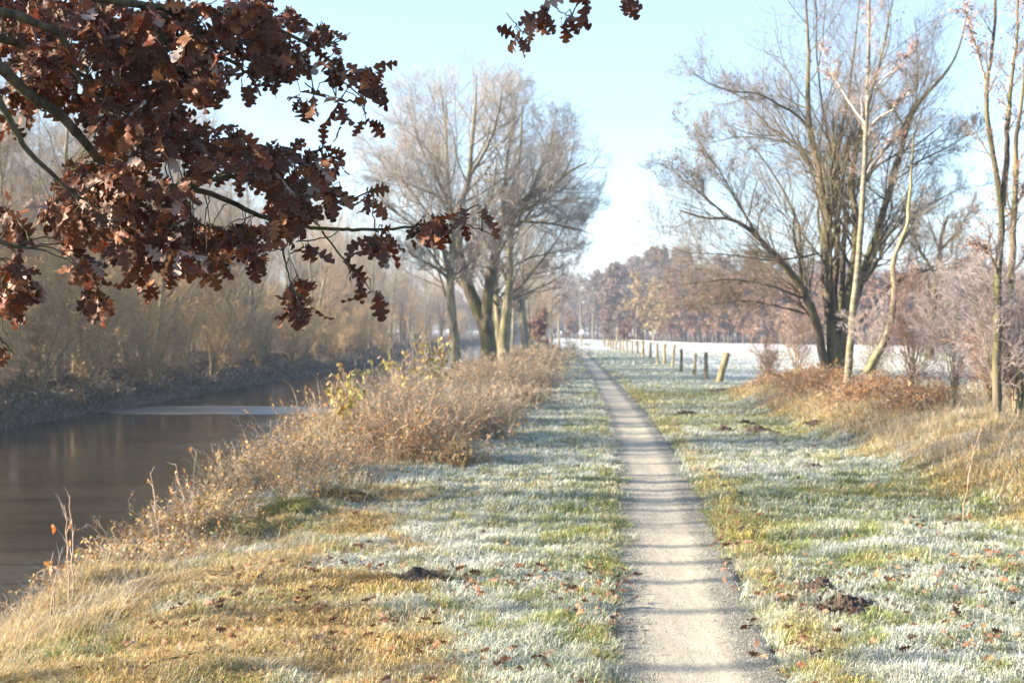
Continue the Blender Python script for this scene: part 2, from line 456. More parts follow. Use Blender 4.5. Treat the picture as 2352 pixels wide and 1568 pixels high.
p = N(nt, 'ShaderNodeBsdfPrincipled'); p.inputs['Roughness'].default_value = .9; p.inputs['Specular IOR Level'].default_value = .2; L(mu2.outputs[2], p.inputs['Base Color'])
bs = N(nt, 'ShaderNodeMath', operation='MULTIPLY'); L(vo.outputs['Distance'], bs.inputs[0]); L(fl.outputs[0], bs.inputs[1])
bp = N(nt, 'ShaderNodeBump'); bp.inputs['Strength'].default_value = .8; bp.inputs['Distance'].default_value = .008; L(bs.outputs[0], bp.inputs['Height']); L(bp.outputs[0], p.inputs['Normal'])
L(p.outputs[0], out.inputs[0])
tag(mb.build('path', m, edge=True), kind='structure', label='narrow gravel path running straight into the distance', cat='path')

# ------------------------------------------------------------------ river
wy = np.concatenate([np.arange(-30, 100, 4.), np.arange(100, 340, 20.)]); wt = np.linspace(-18.5, -4.6, 12)
T_, Y_ = np.meshgrid(wt, wy); X_ = T_ + .038 * Y_
idx = np.arange(X_.size).reshape(X_.shape)
q = np.stack([idx[:-1, :-1], idx[:-1, 1:], idx[1:, 1:], idx[1:, :-1]], -1).reshape(-1, 4)
mb = MB(); mb.add(np.stack([X_, Y_, np.full(X_.shape, -1.2)], -1).reshape(-1, 3), q)
m, nt, out = new_mat('dark_river_water'); L = nt.links.new
tc = N(nt, 'ShaderNodeTexCoord')
n1 = N(nt, 'ShaderNodeTexNoise'); n1.inputs['Scale'].default_value = .22; n1.inputs['Detail'].default_value = 5; L(tc.outputs['Object'], n1.inputs['Vector'])
mr = N(nt, 'ShaderNodeMapRange'); mr.inputs[1].default_value = .42; mr.inputs[2].default_value = .62; mr.inputs[3].default_value = .05; mr.inputs[4].default_value = .16; L(n1.outputs[0], mr.inputs[0])
n2 = N(nt, 'ShaderNodeTexNoise'); n2.inputs['Scale'].default_value = 5; n2.inputs['Detail'].default_value = 4; L(tc.outputs['Object'], n2.inputs['Vector'])
bp = N(nt, 'ShaderNodeBump'); bp.inputs['Strength'].default_value = .25; bp.inputs['Distance'].default_value = .02; L(n2.outputs[0], bp.inputs['Height'])
p = N(nt, 'ShaderNodeBsdfPrincipled'); p.inputs['Base Color'].default_value = (.018, .016, .014, 1); p.inputs['IOR'].default_value = 1.33
L(mr.outputs[0], p.inputs['Roughness']); L(bp.outputs[0], p.inputs['Normal']); L(p.outputs[0], out.inputs[0])
tag(mb.build('river_water', m), kind='structure', label='still dark river water below the left bank', cat='water')

# thin pale sheet of ice by the far bank
gi = np.random.default_rng(8); th = np.arange(60) / 60 * 2 * np.pi; ca = at(520, 942, 2.9 * FPX / (942 - HY)); rr_ = 1 + .25 * (fbm(np.cos(th) * 2, np.sin(th) * 2, 1.5, 3, 3.) - .5) * 2
ix = ca[0] + 5.2 * np.cos(th) * rr_; iy = ca[1] + 2.6 * np.sin(th) * rr_
mb = MB(); mb.add(np.vstack([np.stack([ix, iy, np.full(60, -1.192)], 1), [[ca[0], ca[1], -1.192]], np.stack([ix, iy, np.full(60, -1.2)], 1)]), None, np.stack([np.full(60, 60), np.arange(60), (np.arange(60) + 1) % 60], 1))
M_ice = simple('thin_ice', (.07, .075, .08), .3, 0, 1.5, (.12, .125, .13), .2, 8)
tag(mb.build('ice_sheet', M_ice), 'thin pale sheet of ice on the dark river by the far bank', 'ice')

# ------------------------------------------------------------------ grass blades
C_GREEN = np.array([[.13, .18, .025], [.18, .235, .035], [.10, .15, .022], [.25, .27, .045]])
C_YEL = np.array([[.32, .27, .06], [.27, .25, .06], [.40, .30, .09]])
C_STRAW = np.array([[.40, .27, .09], [.46, .32, .12], [.30, .19, .055], [.36, .26, .09], [.50, .39, .21]])
C_FROST = np.array([[.50, .53, .54], [.58, .60, .60], [.42, .46, .46]])


def blades(mb, g, x, y, h, w, lean, straw_mul=1.0, extra_straw=None):
    n = len(x)
    z = height(x, y) - .01
    fr, st, ye = zone_color(x, y)
    ye = np.clip(ye + .6 * np.exp(-(((x - .038 * y) + 1.3) / .8) ** 2) * (y < 16), 0, 1)
    if extra_straw is not None: st = np.maximum(st, extra_straw)
    a = 12 * fbm(x, y, 3.6, 2, 171.) + g.normal(0, 1.5, n)
    dirx = np.cos(a); diry = np.sin(a)
    ll = lean * g.uniform(.3, 1.7, n) * h
    hh = h * g.uniform(.5, 1.25, n)
    hh = hh * (.25 + 1.5 * fbm(x, y, 4.6, 3, 101.))
    ww = w * g.uniform(.6, 1.3, n) * .5
    px_, py_ = -diry, dirx
    b = np.stack([x, y, z], 1)
    side = np.stack([px_ * ww, py_ * ww, np.zeros(n)], 1)
    mid = b + np.stack([dirx * ll * .38, diry * ll * .38, hh * .8], 1)
    tip = b + np.stack([dirx * ll, diry * ll, hh * g.uniform(.35, 1.15, n)], 1)
    V = np.stack([b - side, b + side, mid + side * .8, mid - side * .8, tip], 1)
    u = g.random(n)
    cl = fbm(x, y, 6.5, 2, 191.)
    c = C_GREEN[g.integers(0, 4, n)]
    fr = np.clip(fr * (.35 + 1.35 * sst(cl, .3, .6)), 0, 1)
    yy = g.random(n) < ye * .85; c = np.where(yy[:, None], C_YEL[g.integers(0, 3, n)], c)
    ss = g.random(n) < st * .88; c = np.where(ss[:, None], C_STRAW[g.integers(0, 5, n)], c)
    dead = g.random(n) < .10; c = np.where(dead[:, None], C_STRAW[g.integers(0, 5, n)] * .8, c)
    c = c * g.uniform(.75, 1.2, (n, 1))
    f = np.clip(fr * 1.15 + g.normal(0, .22, n), 0, 1)
    fc = C_FROST[g.integers(0, 3, n)]
    fb = np.clip(f * .3, 0, 1)[:, None]; fm = np.clip(f * .8, 0, 1)[:, None]; ft = np.clip(f * 1.15, 0, 1)[:, None]
    cb = c * (1 - fb) + fc * fb; cm = c * (1 - fm) + fc * fm; ct = c * (1 - ft) + fc * ft
    cc = np.stack([cb, cb, cm, cm, ct], 1).reshape(-1, 3)
    i = np.arange(n)[:, None] * 5
    mb.add(V.reshape(-1, 3), i + np.array([[0, 1, 2, 3]]), i + np.array([[3, 2, 4]]), cc)


def scatter(g, y0, y1, dens, tmin=-3.9, tmax=30, margin=.03):
    """random points inside the wedge the photograph could see (with some margin)"""
    A = (y1 - y0) * 2 * (.375 * y1 + 1.5)
    n = int(A * dens)
    y = g.uniform(y0, y1, n); x = g.uniform(-1, 1, n) * (.375 * y1 + 1.5)
    k_ = np.abs(x) < .375 * y + 1.5; x = x[k_]; y = y[k_]; n = len(x)
    t = x - .038 * y; d = np.abs(x - path_x(y))
    ed = PHW - .01 + .46 * (fbm(x * 0 + np.sign(x - path_x(y)) * 5, y, 1.9, 3, 111.) - .48)
    ok = (t > tmin) & (t < tmax) & (d > ed) & ~((t > 5.5) & (y > 46) & (g.random(n) < .75))
    return x[ok], y[ok]


g = np.random.default_rng(3)
mb = MB()
for (y0, y1, dens, h, w) in [(5.6, 9, 5600, .062, .0046), (9, 13, 3500, .064, .006), (13, 19, 1900, .066, .0085),
                             (19, 28, 1000, .06, .010), (28, 42, 420, .065, .016), (42, 70, 140, .075, .03), (70, 120, 36, .09, .06)]:
    x, y = scatter(g, y0, y1, dens)
    blades(mb, g, x, y, h, w, 1.35)
tag(mb.build('grass', M_grass, smooth=False), kind='stuff', label='short frosted green grass on both verges of the path', cat='grass')

# long arching straw on the left bank and on the right hummocks
def long_blades(mb, g, x, y, h, w, cols, lean=.8, frost=.4, n_=6, droopdir=None, clf=3.0):
    n = len(x); z = height(x, y) - .02
    a = g.uniform(0, 2 * np.pi, n)
    if droopdir is not None: a = g.normal(droopdir, 1.5, n)
    H = h * g.uniform(.45, 1.2, n) * (.3 + 1.4 * fbm(x, y, clf, 2, 151.)); ll = lean * H * g.uniform(.3, 1.4, n)
    u = np.linspace(0, 1, n_)
    px_ = x[:, None] + np.cos(a)[:, None] * ll[:, None] * u ** 1.8
    py_ = y[:, None] + np.sin(a)[:, None] * ll[:, None] * u ** 1.8
    arch = g.uniform(.0, .75, n)[:, None]
    pz_ = z[:, None] + H[:, None] * (u - arch * u ** 3 * .9)
    P = np.stack([px_, py_, pz_], -1)
    ww = (w * g.uniform(.6, 1.3, n))[:, None] * (1 - .85 * u) * .5
    s = np.stack([-np.sin(a), np.cos(a), 0 * a], 1)[:, None] * ww[..., None]
    V = np.stack([P - s, P + s], 2)
    idx = np.arange(n * n_ * 2).reshape(n, n_, 2)
    q = np.stack([idx[:, :-1, 0], idx[:, :-1, 1], idx[:, 1:, 1], idx[:, 1:, 0]], -1).reshape(-1, 4)
    cols = np.asarray(cols)
    c = cols[g.integers(0, len(cols), n)] * g.uniform(.75, 1.2, (n, 1))
    f = np.clip(frost + g.normal(0, .3, n), 0, .95)[:, None, None] * (u ** .7)[None, :, None]
    c = c[:, None] * (1 - f) + C_FROST[0] * f
    mb.add(V.reshape(-1, 3), q, None, np.repeat(c.reshape(-1, 3), 2, 0))


def scat_t(g, n, t0, t1, y0, y1, pw=1.0):
    y = y0 + (y1 - y0) * g.random(n) ** pw; t = g.uniform(t0, t1, n)
    return t + .038 * y, y


mb = MB()
# dense short-long straw over the bank top, clumped
for (n, t0, t1, y0, y1, h, w, fz) in [(26000, -3.9, -1.0, 5.6, 11, .10, .0035, .12), (8000, -4.4, -2.7, 6, 14, .26, .0035, .7), (16000, -4.3, -1.6, 10, 18, .16, .005, .2),
                                      (12000, -4.8, -2.0, 14, 26, .34, .007, .45), (9000, -4.6, -1.0, 24, 60, .42, .012, .55)]:
    x, y = scat_t(g, n, t0, t1, y0, y1, 1.3)
    k = fbm(x, y, 1.9, 2, 131.); ok = k > g.uniform(.3, .62, n); x, y = x[ok], y[ok]
    t_ = x - .038 * y
    lim = np.interp(y, [0, 7, 9, 12, 16, 30, 60], [-.55, -.7, -1.1, -1.8, -2.0, -1.2, -.9])
    ok = t_ < lim + g.normal(0, .2, len(t_)); x, y = x[ok], y[ok]
    long_blades(mb, g, x, y, h, w, C_STRAW, 1.0, fz)
tag(mb.build('straw_grass', M_grass, smooth=False), kind='stuff', label='golden dry grass over the left river bank', cat='grass')
mb = MB()
for (n, t0, t1, y0, y1, h, w, fz) in [(12000, 4.0, 6.6, 9, 20, .32, .0055, .65), (8000, 4.2, 7., 18, 34, .38, .009, .5), (5000, 4.6, 7.6, 28, 44, .35, .014, .4)]:
    x, y = scat_t(g, n, t0, t1, y0, y1)
    k = fbm(x, y, 1.5, 2, 141.); ok = k > g.uniform(.25, .6, n); x, y = x[ok], y[ok]
    ok = height(x, y) > .10; x, y = x[ok], y[ok]
    long_blades(mb, g, x, y, h, w, np.vstack([C_STRAW, C_STRAW * .75, C_STRAW * .9 + .05, C_YEL * .7]), 1.1, fz, droopdir=np.pi)
tag(mb.build('tussock_grass', M_grass, smooth=False), kind='stuff', label='tall pale frosted grass over the raised bank on the right', cat='grass')

# grass tussocks standing out on the left bank
def tussock(px, py, Y, h, label, n=900, cols=C_STRAW, fz=.1, rad=.16):
    b = at(px, py, Y)[:2]; g = np.random.default_rng(int(px * 7 + py))
    th = g.uniform(0, 2 * np.pi, n); rr = rad * np.sqrt(g.random(n))
    x = b[0] + np.cos(th) * rr; y = b[1] + np.sin(th) * rr
    mb = MB()
    z0 = float(height(b[0], b[1]))
    a_x = np.cos(th); a_y = np.sin(th)
    H = h * g.uniform(.6, 1.15, n); u = np.linspace(0, 1, 6)
    spread = (rr / rad)[:, None] * h * 1.0
    P = np.stack([x[:, None] + a_x[:, None] * spread * u ** 1.6, y[:, None] + a_y[:, None] * spread * u ** 1.6,
                  height(x, y)[:, None] + H[:, None] * (u - .62 * u ** 3 * (rr / rad)[:, None] * 1.3)], -1)
    tubes(mb, P, np.full((n, 1), .0028) * np.linspace(1, .3, 6)[None], 3,
          (cols[g.integers(0, len(cols), n)] * g.uniform(.7, 1.1, (n, 1)))[:, None] * (1 - fz * u[None, :, None]) + C_FROST[0] * fz * u[None, :, None])
    tag(mb.build('grass_tussock', M_grass, loc=(b[0], b[1], z0)), label, 'grass tussock', 'grass tussocks on the left bank')


DK = np.array([[.20, .13, .05], [.26, .18, .06], [.16, .13, .04]])
tussock(775, 1150, 14.2, .24, 'dark brown rounded grass tussock beside the white frost on the left bank', cols=DK)
tussock(530, 1215, 12.2, .18, 'green and brown tussock overhanging the river edge, with dark shade below', cols=np.vstack([DK, C_GREEN * .8]), rad=.18, n=900)
tussock(650, 1185, 12.9, .2, 'low olive tussock between two frosted patches on the left bank', cols=np.vstack([C_YEL * .7, C_GREEN]), rad=.17)
tussock(410, 1330, 9.8, .20, 'golden arching tussock above the water on the lower left bank', n=1200, fz=.25, rad=.22)
tussock(870, 1345, 9.5, .13, 'small upright yellow tussock left of the dark mole soil', n=500, rad=.1)

# tussocks on the slope of the right bank and through the golden grass
def tuss_xy(x, y, h, rad, n, cols, fz, label, group, tilt=(0, 0), w=.003):
    g = np.random.default_rng(int(x * 1000 + y * 77) % 99991); mb = MB(); z0 = float(height(x, y))
    th = g.uniform(0, 2 * np.pi, n); rr = rad * np.sqrt(g.random(n)); X = np.cos(th) * rr; Yy = np.sin(th) * rr
    H = h * g.uniform(.4, 1.2, n); u = np.linspace(0, 1, 6); sp_ = (rr / rad)[:, None] * h * 1.1 * g.uniform(.5, 1.5, (n, 1))
    th = th + g.normal(0, .5, n)
    P = np.stack([X[:, None] + (np.cos(th)[:, None] * sp_ + tilt[0] * h) * u ** 1.6, Yy[:, None] + (np.sin(th)[:, None] * sp_ + tilt[1] * h) * u ** 1.6, (height(x + X, y + Yy) - z0)[:, None] + H[:, None] * (u - .75 * u ** 3 * (rr / rad)[:, None] * g.uniform(.3, 1.4, (n, 1)))], -1)
    f = np.clip(fz + g.normal(0, .25, (n, 1)), 0, .95) * u[None]
    tubes(mb, P, np.full((n, 1), w * .5) * np.linspace(1, .35, 6)[None] * g.uniform(.6, 1.4, (n, 1)), 3, (cols[g.integers(0, len(cols), n)] * g.uniform(.65, 1.15, (n, 1)))[:, None] * (1 - f[..., None]) + C_FROST[0] * f[..., None])
    tag(mb.build('grass_tussock', M_grass, loc=(x, y, z0)), label, 'grass tussock', group)


g = np.random.default_rng(62)
for j in range(64):
    y = g.uniform(10.5, 22); t = g.uniform(4.35, 6.4)
    tuss_xy(t + .038 * y, y, g.uniform(.55, .95), g.uniform(.12, .24), int(g.uniform(260, 480)), C_STRAW * .9 + .08, g.choice([.3, .6, .95]), 'tall bleached frosted grass clump on top of the right bank', 'bleached grass clumps on the right bank', (g.normal(-.5, .4), g.normal(-.1, .4)), .0075)
g = np.random.default_rng(61)
for j in range(78):
    y = 9.5 + 24 * g.random() ** 1.3; t = g.uniform(4.25, 6.2) + .25 * math.sin(y * 1.7); k = 1 + max(0, y - 14) / 22
    tuss_xy(t + .038 * y, y, g.uniform(.3, .62), g.uniform(.16, .36), int(g.uniform(450, 800)), C_STRAW * 1.1 + .03 if j % 4 else np.vstack([C_STRAW, DK, C_YEL * .7]), g.choice([.15, .6, .95], p=[.25, .25, .5]),
            'pale arching frosted grass tussock on the slope of the right bank', 'tussocks on the right bank', (g.normal(-.45, .35), g.normal(-.1, .35)), .0062 * k)
for j in range(46):
    y = 6.2 + 8 * g.random() ** 1.2; t = np.interp(y, [6, 9, 14], [-1.5, -1.9, -2.5]) + g.uniform(-1.5, .7)
    tuss_xy(t + .038 * y, y, g.uniform(.09, .2), g.uniform(.07, .2), int(g.uniform(300, 600)), np.vstack([C_STRAW, C_STRAW, DK, C_YEL]) if j % 4 else np.vstack([C_GREEN, C_YEL]), g.choice([.05, .2, .6], p=[.6, .2, .2]),
            'small golden tussock in the dry grass on the left bank', 'golden tussocks on the left bank', (g.normal(0, .5), g.normal(0, .5)), .0032)

# gravel stones along both path edges
g = np.random.default_rng(9); n = 9000
y = np.sqrt(g.uniform(5.8 ** 2, 17 ** 2, n)); sgn = np.where(g.random(n) < .5, -1, 1)
off = np.where(g.random(n) < .8, sgn * np.clip(g.normal(.32, .1, n), 0, .46), g.uniform(-.4, .4, n))
x = path_x(y) + off
ico = np.array([[1, 0, 0], [-1, 0, 0], [0, 1, 0], [0, -1, 0], [0, 0, 1], [0, 0, -1]], float)
tri = np.array([[0, 2, 4], [2, 1, 4], [1, 3, 4], [3, 0, 4], [2, 0, 5], [1, 2, 5], [3, 1, 5], [0, 3, 5]])
sz = g.uniform(.002, .0065, (n, 1, 1)); V = ico[None] * sz * g.uniform(.6, 1.2, (n, 6, 3))
V = V + np.stack([x, y, -.012 - .045 * sst(np.abs(off) / (PHW + .1), .8, 1) + .002 + 0 * x], 1)[:, None]
mb = MB(); gc = g.uniform(.10, .30, (n, 1)) * np.array([1, .96, .88])
mb.add(V.reshape(-1, 3), None, (np.arange(n)[:, None, None] * 6 + tri[None]).reshape(-1, 3), np.repeat(gc, 6, 0))
tag(mb.build('gravel', M_stone, smooth=False), kind='stuff', label='loose small stones along the edges of the path', cat='gravel')

# ------------------------------------------------------------------ oak leaf
def leaf_outline():
    # half outline of an oak leaf: (along, half width)
    return np.array([[0, .02], [.12, .03], [.20, .10], [.25, .19], [.31, .17], [.34, .07], [.41, .09], [.45, .26], [.52, .29], [.56, .22], [.58, .09],
                     [.64, .17], [.69, .27], [.76, .27], [.79, .19], [.81, .08], [.86, .15], [.92, .16], [.97, .09], [1.0, .0]])


LO = leaf_outline()


def leaves(mb, g, base, dirs, size, cols, curl=1.0):
    """base (n,3), dirs (n,3) along the leaf"""
    n = len(base); k = len(LO)
    s = size * g.uniform(.7, 1.25, n)
    W = nrm(np.cross(dirs, g.normal(size=(n, 3)) + np.array([0, .9, 0]))); Nn = np.cross(dirs, W)
    al = LO[:, 0][None] * np.ones((n, 1)); hwid = LO[:, 1][None] * g.uniform(.8, 1.15, (n, 1)) * (1 + g.normal(0, .10, (n, k)))
    bend = g.normal(0, .35, (n, 1)) * curl; fold = g.uniform(-.2, .9, (n, 1)) * curl; tw = g.normal(0, .5, (n, 1)) * curl
    def P(a, wd):
        hz = bend * a * a + fold * np.abs(wd) * .9 + tw * wd * (a - .3) + .05 * np.sin(a * 9 + bend * 9) * np.sign(wd)
        return (base[:, None] + s[:, None, None] * (a[..., None] * dirs[:, None] + wd[..., None] * W[:, None] + hz[..., None] * Nn[:, None]))
    mid = P(al, 0 * al); ri = P(al, hwid * .84); ro = P(al, hwid); li_ = P(al, -hwid * .84); lo = P(al, -hwid)
    V = np.stack([mid, ri, ro, li_, lo], 1)                     # n,5,k,3
    idx = np.arange(n * 5 * k).reshape(n, 5, k)
    def qd(a, b, fl):
        A = idx[:, a, :-1]; B = idx[:, b, :-1]; C = idx[:, b, 1:]; D = idx[:, a, 1:]
        return np.stack([A, B, C, D] if not fl else [D, C, B, A], -1).reshape(-1, 4)
    q = np.concatenate([qd(0, 1, 0), qd(1, 2, 0), qd(0, 3, 1), qd(3, 4, 1)])
    cols = np.asarray(cols); c = cols[g.integers(0, len(cols), n)] * g.uniform(.65, 1.3, (n, 1))
    e = np.zeros((n, 5, k), np.float32); fe = g.choice([0., .8, 1.], n, p=[.2, .3, .5])[:, None]; e[:, 2] = fe; e[:, 4] = fe
    top = g.random(n) < .03; e[top, :, :] = np.maximum(e[top], .72)     # some leaves frosted all over
    mb.add(V.reshape(-1, 3), q, None, np.repeat(c, 5 * k, 0), e.ravel())


C_OAK = np.array([[.095, .038, .02], [.12, .050, .026], [.08, .030, .016], [.19, .10, .05], [.14, .040, .014], [.11, .055, .032]])
g = np.random.default_rng(21)
ZX = .3662


def zp(z, Y0, Y1=None):
    Y1 = Y0 if Y1 is None else Y1
    Ys = np.linspace(Y0, Y1, len(z))
    return np.array([at(a * ZX, b * ZX, Yk) for (a, b), Yk in zip(z, Ys)])


def pp(z, Y0, Y1=None):
    Y1 = Y0 if Y1 is None else Y1
    Ys = np.linspace(Y0, Y1, len(z))
    return np.array([at(a, b, Yk) for (a, b), Yk in zip(z, Ys)])


TRK = np.array([-3.35, 3.9, 0.])
hub = np.array([-3.3, 3.95, 3.1]); hub2 = np.array([-3.25, 4.0, 4.2])
oak_lines = []      # (points, radii)
def ol(pts, r0, r1, n=40): oak_lines.append(smooth_line(pts, (r0, r1), n, .002, g))
main = zp([(-250, 330), (-100, 370), (0, 410), (60, 480), (150, 570), (250, 640), (380, 710), (450, 800), (520, 890), (600, 950), (640, 1050), (720, 1100), (850, 1140), (1060, 1175), (1200, 1180), (1350, 1220), (1500, 1290), (1600, 1350), (1680, 1370)], 4.6, 5.3)
ol(np.vstack([hub, main]), .023, .008, 90)
ol(np.vstack([main[-1], pp([(640, 508), (700, 522), (780, 527), (870, 528), (940, 522), (1000, 510), (1040, 495), (1100, 470)], 5.3, 5.4)]), .009, .003, 50)
ol(zp([(1200, 1180), (1300, 1130), (1420, 1105), (1600, 1110), (1760, 1125)], 5.1, 5.2), .010, .007)
ol(np.vstack([hub, zp([(-200, 480), (0, 600), (60, 700), (90, 880), (200, 990), (320, 1080), (420, 1170), (490, 1240)], 4.5, 4.7)]), .015, .005)
ol(np.vstack([hub, zp([(-100, 230), (60, 240), (170, 290), (300, 380), (430, 420), (600, 500), (680, 590)], 4.8, 5.2)]), .019, .005)
ol(np.vstack([hub2, zp([(-100, 60), (0, 80), (160, 110), (260, 150), (380, 205), (430, 230), (420, 320), (440, 420), (500, 530), (620, 620)], 4.6, 4.9)]), .02, .005, 60)
ol(np.vstack([hub2, zp([(300, -60), (740, 15), (880, 30), (1100, 50), (1250, 70), (1400, 100), (1550, 120), (1750, 180), (1900, 250), (2000, 350), (2100, 400)], 4.8, 5.4)]), .017, .003, 70)
ol(zp([(900, 40), (950, 150), (1020, 240), (1080, 300), (1180, 345), (1300, 350), (1450, 380), (1550, 460), (1600, 520)], 4.95, 5.3), .014, .005)
ol(zp([(1000, 35), (1100, 100), (1200, 170), (1300, 230), (1450, 250)], 4.95, 5.2), .010, .004)
ol(pp([(640, 130), (700, 120), (740, 110), (790, 90)], 5.3), .005, .002, 14)
ol(pp([(735, 140), (790, 190), (830, 220), (838, 260)], 5.35), .004, .002, 14)
ol(pp([(700, 190), (730, 215), (790, 228)], 5.3), .003, .0015, 12)
ol(pp([(650, 575), (665, 640), (690, 700), (700, 725)], 5.2), .004, .002, 16)
ol(pp([(628, 510), (640, 545), (650, 575)], 5.25, 5.2), .005, .004, 10)
ol(pp([(740, 530), (770, 570), (790, 600), (830, 640), (850, 665)], 5.3), .004, .002, 16)
ol(pp([(1035, 497), (1050, 505), (1095, 525), (1140, 543)], 5.4), .003, .002, 14)
ol(pp([(680, 555), (720, 552), (770, 540), (780, 527)], 5.3), .003, .002, 14)
ol(pp([(940, 530), (970, 565), (1005, 570)], 5.35), .002, .0015, 10)
ol(pp([(400, 430), (440, 500), (470, 520)], 5.0), .006, .003, 12)
ol(pp([(700, 470), (740, 400), (760, 370)], 5.3), .004, .002, 12)
ol(pp([(780, 470), (850, 440), (895, 428)], 5.3), .004, .002, 12)
ol(pp([(730, 110), (790, 85), (805, 75)], 5.3), .003, .0015, 10)
ol(np.vstack([hub, pp([(-60, 480), (-20, 560), (20, 600), (70, 570)], 4.4, 4.6)]), .014, .004, 30)
ol(pp([(-40, 740), (0, 775), (30, 815)], 4.5), .006, .003, 14)
ol(np.vstack([hub, pp([(-120, 560), (-40, 740)], 4.4, 4.5)]), .012, .006, 20)
# bough passing above the frame, carrying the spray that hangs in at the top
over = np.vstack([hub2 + [0, 0, .5], [-2.0, 4.4, 3.9], [-1.0, 4.9, 3.55], [0, 5.2, 3.25], [.5, 5.3, 3.05]])
ol(over, .05, .008, 50)
ol(np.vstack([[.1, 5.22, 3.22], pp([(1260, -30), (1270, 5), (1240, 40), (1200, 80)], 5.2)]), .005, .002, 20)
ol(np.vstack([[.4, 5.28, 3.08], pp([(1340, -20), (1350, 10)], 5.3)]), .005, .002, 12)
ol(pp([(1262, 5), (1290, 30), (1318, 45)], 5.2), .003, .0015, 12)
ol(pp([(1200, 75), (1175, 45), (1162, 30)], 5.2), .002, .0015, 10)
ol(np.vstack([[.5, 5.3, 3.05], pp([(1420, -40), (1432, 5)], 5.3)]), .004, .002, 12)

net = np.concatenate([p for p, r in oak_lines if True])
circ = [(60, 60, 90), (180, 60, 100), (300, 60, 90), (420, 90, 95), (540, 50, 75), (620, 50, 55), (660, 130, 60), (600, 150, 45), (500, 150, 45), (735, 95, 32), (770, 150, 30),
        (840, 165, 26), (862, 205, 16), (710, 225, 24), (772, 240, 22), (842, 282, 22), (583, 205, 14), (60, 190, 55), (130, 190, 65), (250, 170, 75), (350, 180, 70), (430, 190, 42), (250, 260, 65),
        (350, 270, 60), (15, 280, 20), (60, 235, 35), (300, 330, 65), (400, 330, 60), (470, 360, 50), (540, 325, 26), (560, 390, 50), (640, 350, 38), (730, 375, 32), (660, 410, 50), (700, 465, 48),
        (782, 385, 10), (640, 500, 42), (560, 560, 48), (757, 455, 34), (840, 470, 24), (875, 550, 34), (955, 545, 22), (985, 512, 26), (1060, 512, 12), (1112, 492, 8), (200, 440, 60), (130, 460, 45),
        (180, 520, 52), (290, 430, 55), (290, 520, 62), (390, 450, 45), (380, 540, 50), (470, 530, 45), (430, 600, 36), (330, 600, 45), (320, 648, 30), (470, 600, 36), (590, 590, 28), (210, 600, 34),
        (220, 665, 34), (240, 690, 16), (25, 500, 30), (30, 630, 45), (60, 660, 32), (25, 700, 26), (28, 822, 22), (675, 695, 32), (722, 722, 16), (680, 648, 20), (805, 615, 22), (820, 650, 22),
        (855, 675, 16), (697, 575, 7), (1190, 90, 13), (1243, 40, 20), (1252, 12, 22), (1300, 50, 12), (1352, 12, 17), (1425, 0, 6), (1222, 62, 12)]
lm = MB(); tw_P = []; tw_R = []
bb = []; dd = []
for (cx, cy, r) in circ:
    ncl = max(1, int(round((r / 30) ** 2 * 2.35)))
    for j in range(ncl):
        th = g.uniform(0, 2 * np.pi); rr = r * math.sqrt(g.random()) * (.9 if ncl > 1 else .2)
        Yc = g.uniform(4.75, 5.65)
        qx, qy = cx + math.cos(th) * rr, cy + math.sin(th) * rr
        c0 = at(qx, qy - 12, Yc)
        d = np.linalg.norm((net - c0) * np.array([1, .55, 1]), axis=1) + g.uniform(0, .10, len(net)); s = net[np.argmin(d)]
        if np.linalg.norm(s - c0) > .015:
            u = np.linspace(0, 1, 7)[:, None]
            L_ = np.linalg.norm(s - c0)
            cv = s * (1 - u) + c0 * u + np.array([0, 0, 1.]) * (L_ * .10) * np.sin(u * np.pi) + g.normal(0, .006, (7, 3)) * np.sin(u * np.pi)
            tw_P.append(cv); tw_R.append(np.linspace(.0028, .0014, 7))
        m_ = g.integers(6, 11) if r > 24 else g.integers(3, 6)
        for k_ in range(m_):
            bdir = nrm(np.array([g.normal(0, .75), g.normal(0, .6), -1.0 + g.normal(0, .35)]))
            if g.random() < .16: bdir = nrm(g.normal(size=3))
            bb.append(c0 + g.normal(0, .010, 3)); dd.append(bdir)
bb = np.array(bb); dd = np.array(dd)
leaves(lm, g, bb, dd, .087, C_OAK * np.array([.92, .74, .62]), .8)
# the rest of the crown, towards the trunk and above the frame: real leaves that shade the spray we see
n = 5200
P = g.normal(size=(n, 3)); P = nrm(P) * (g.random((n, 1)) ** (1 / 2.2)) * np.array([2.3, 2.6, 2.0]) + np.array([-4.0, 4.3, 4.6])
ok = (P[:, 2] > 2.3) & ~((P[:, 0] > -.375 * P[:, 1]) & (P[:, 2] < EYE + .24 * P[:, 1]) & (P[:, 1] > 0))
P = P[ok]
P = P[fbm(P[:, 0] + P[:, 2], P[:, 1] * 1.3 + P[:, 2] * .6, 1.6, 2, 12.) > .42]
D = nrm(g.normal(0, .6, P.shape) + np.array([0, 0, -1.])); leaves(lm, g, P, D, .12, C_OAK)

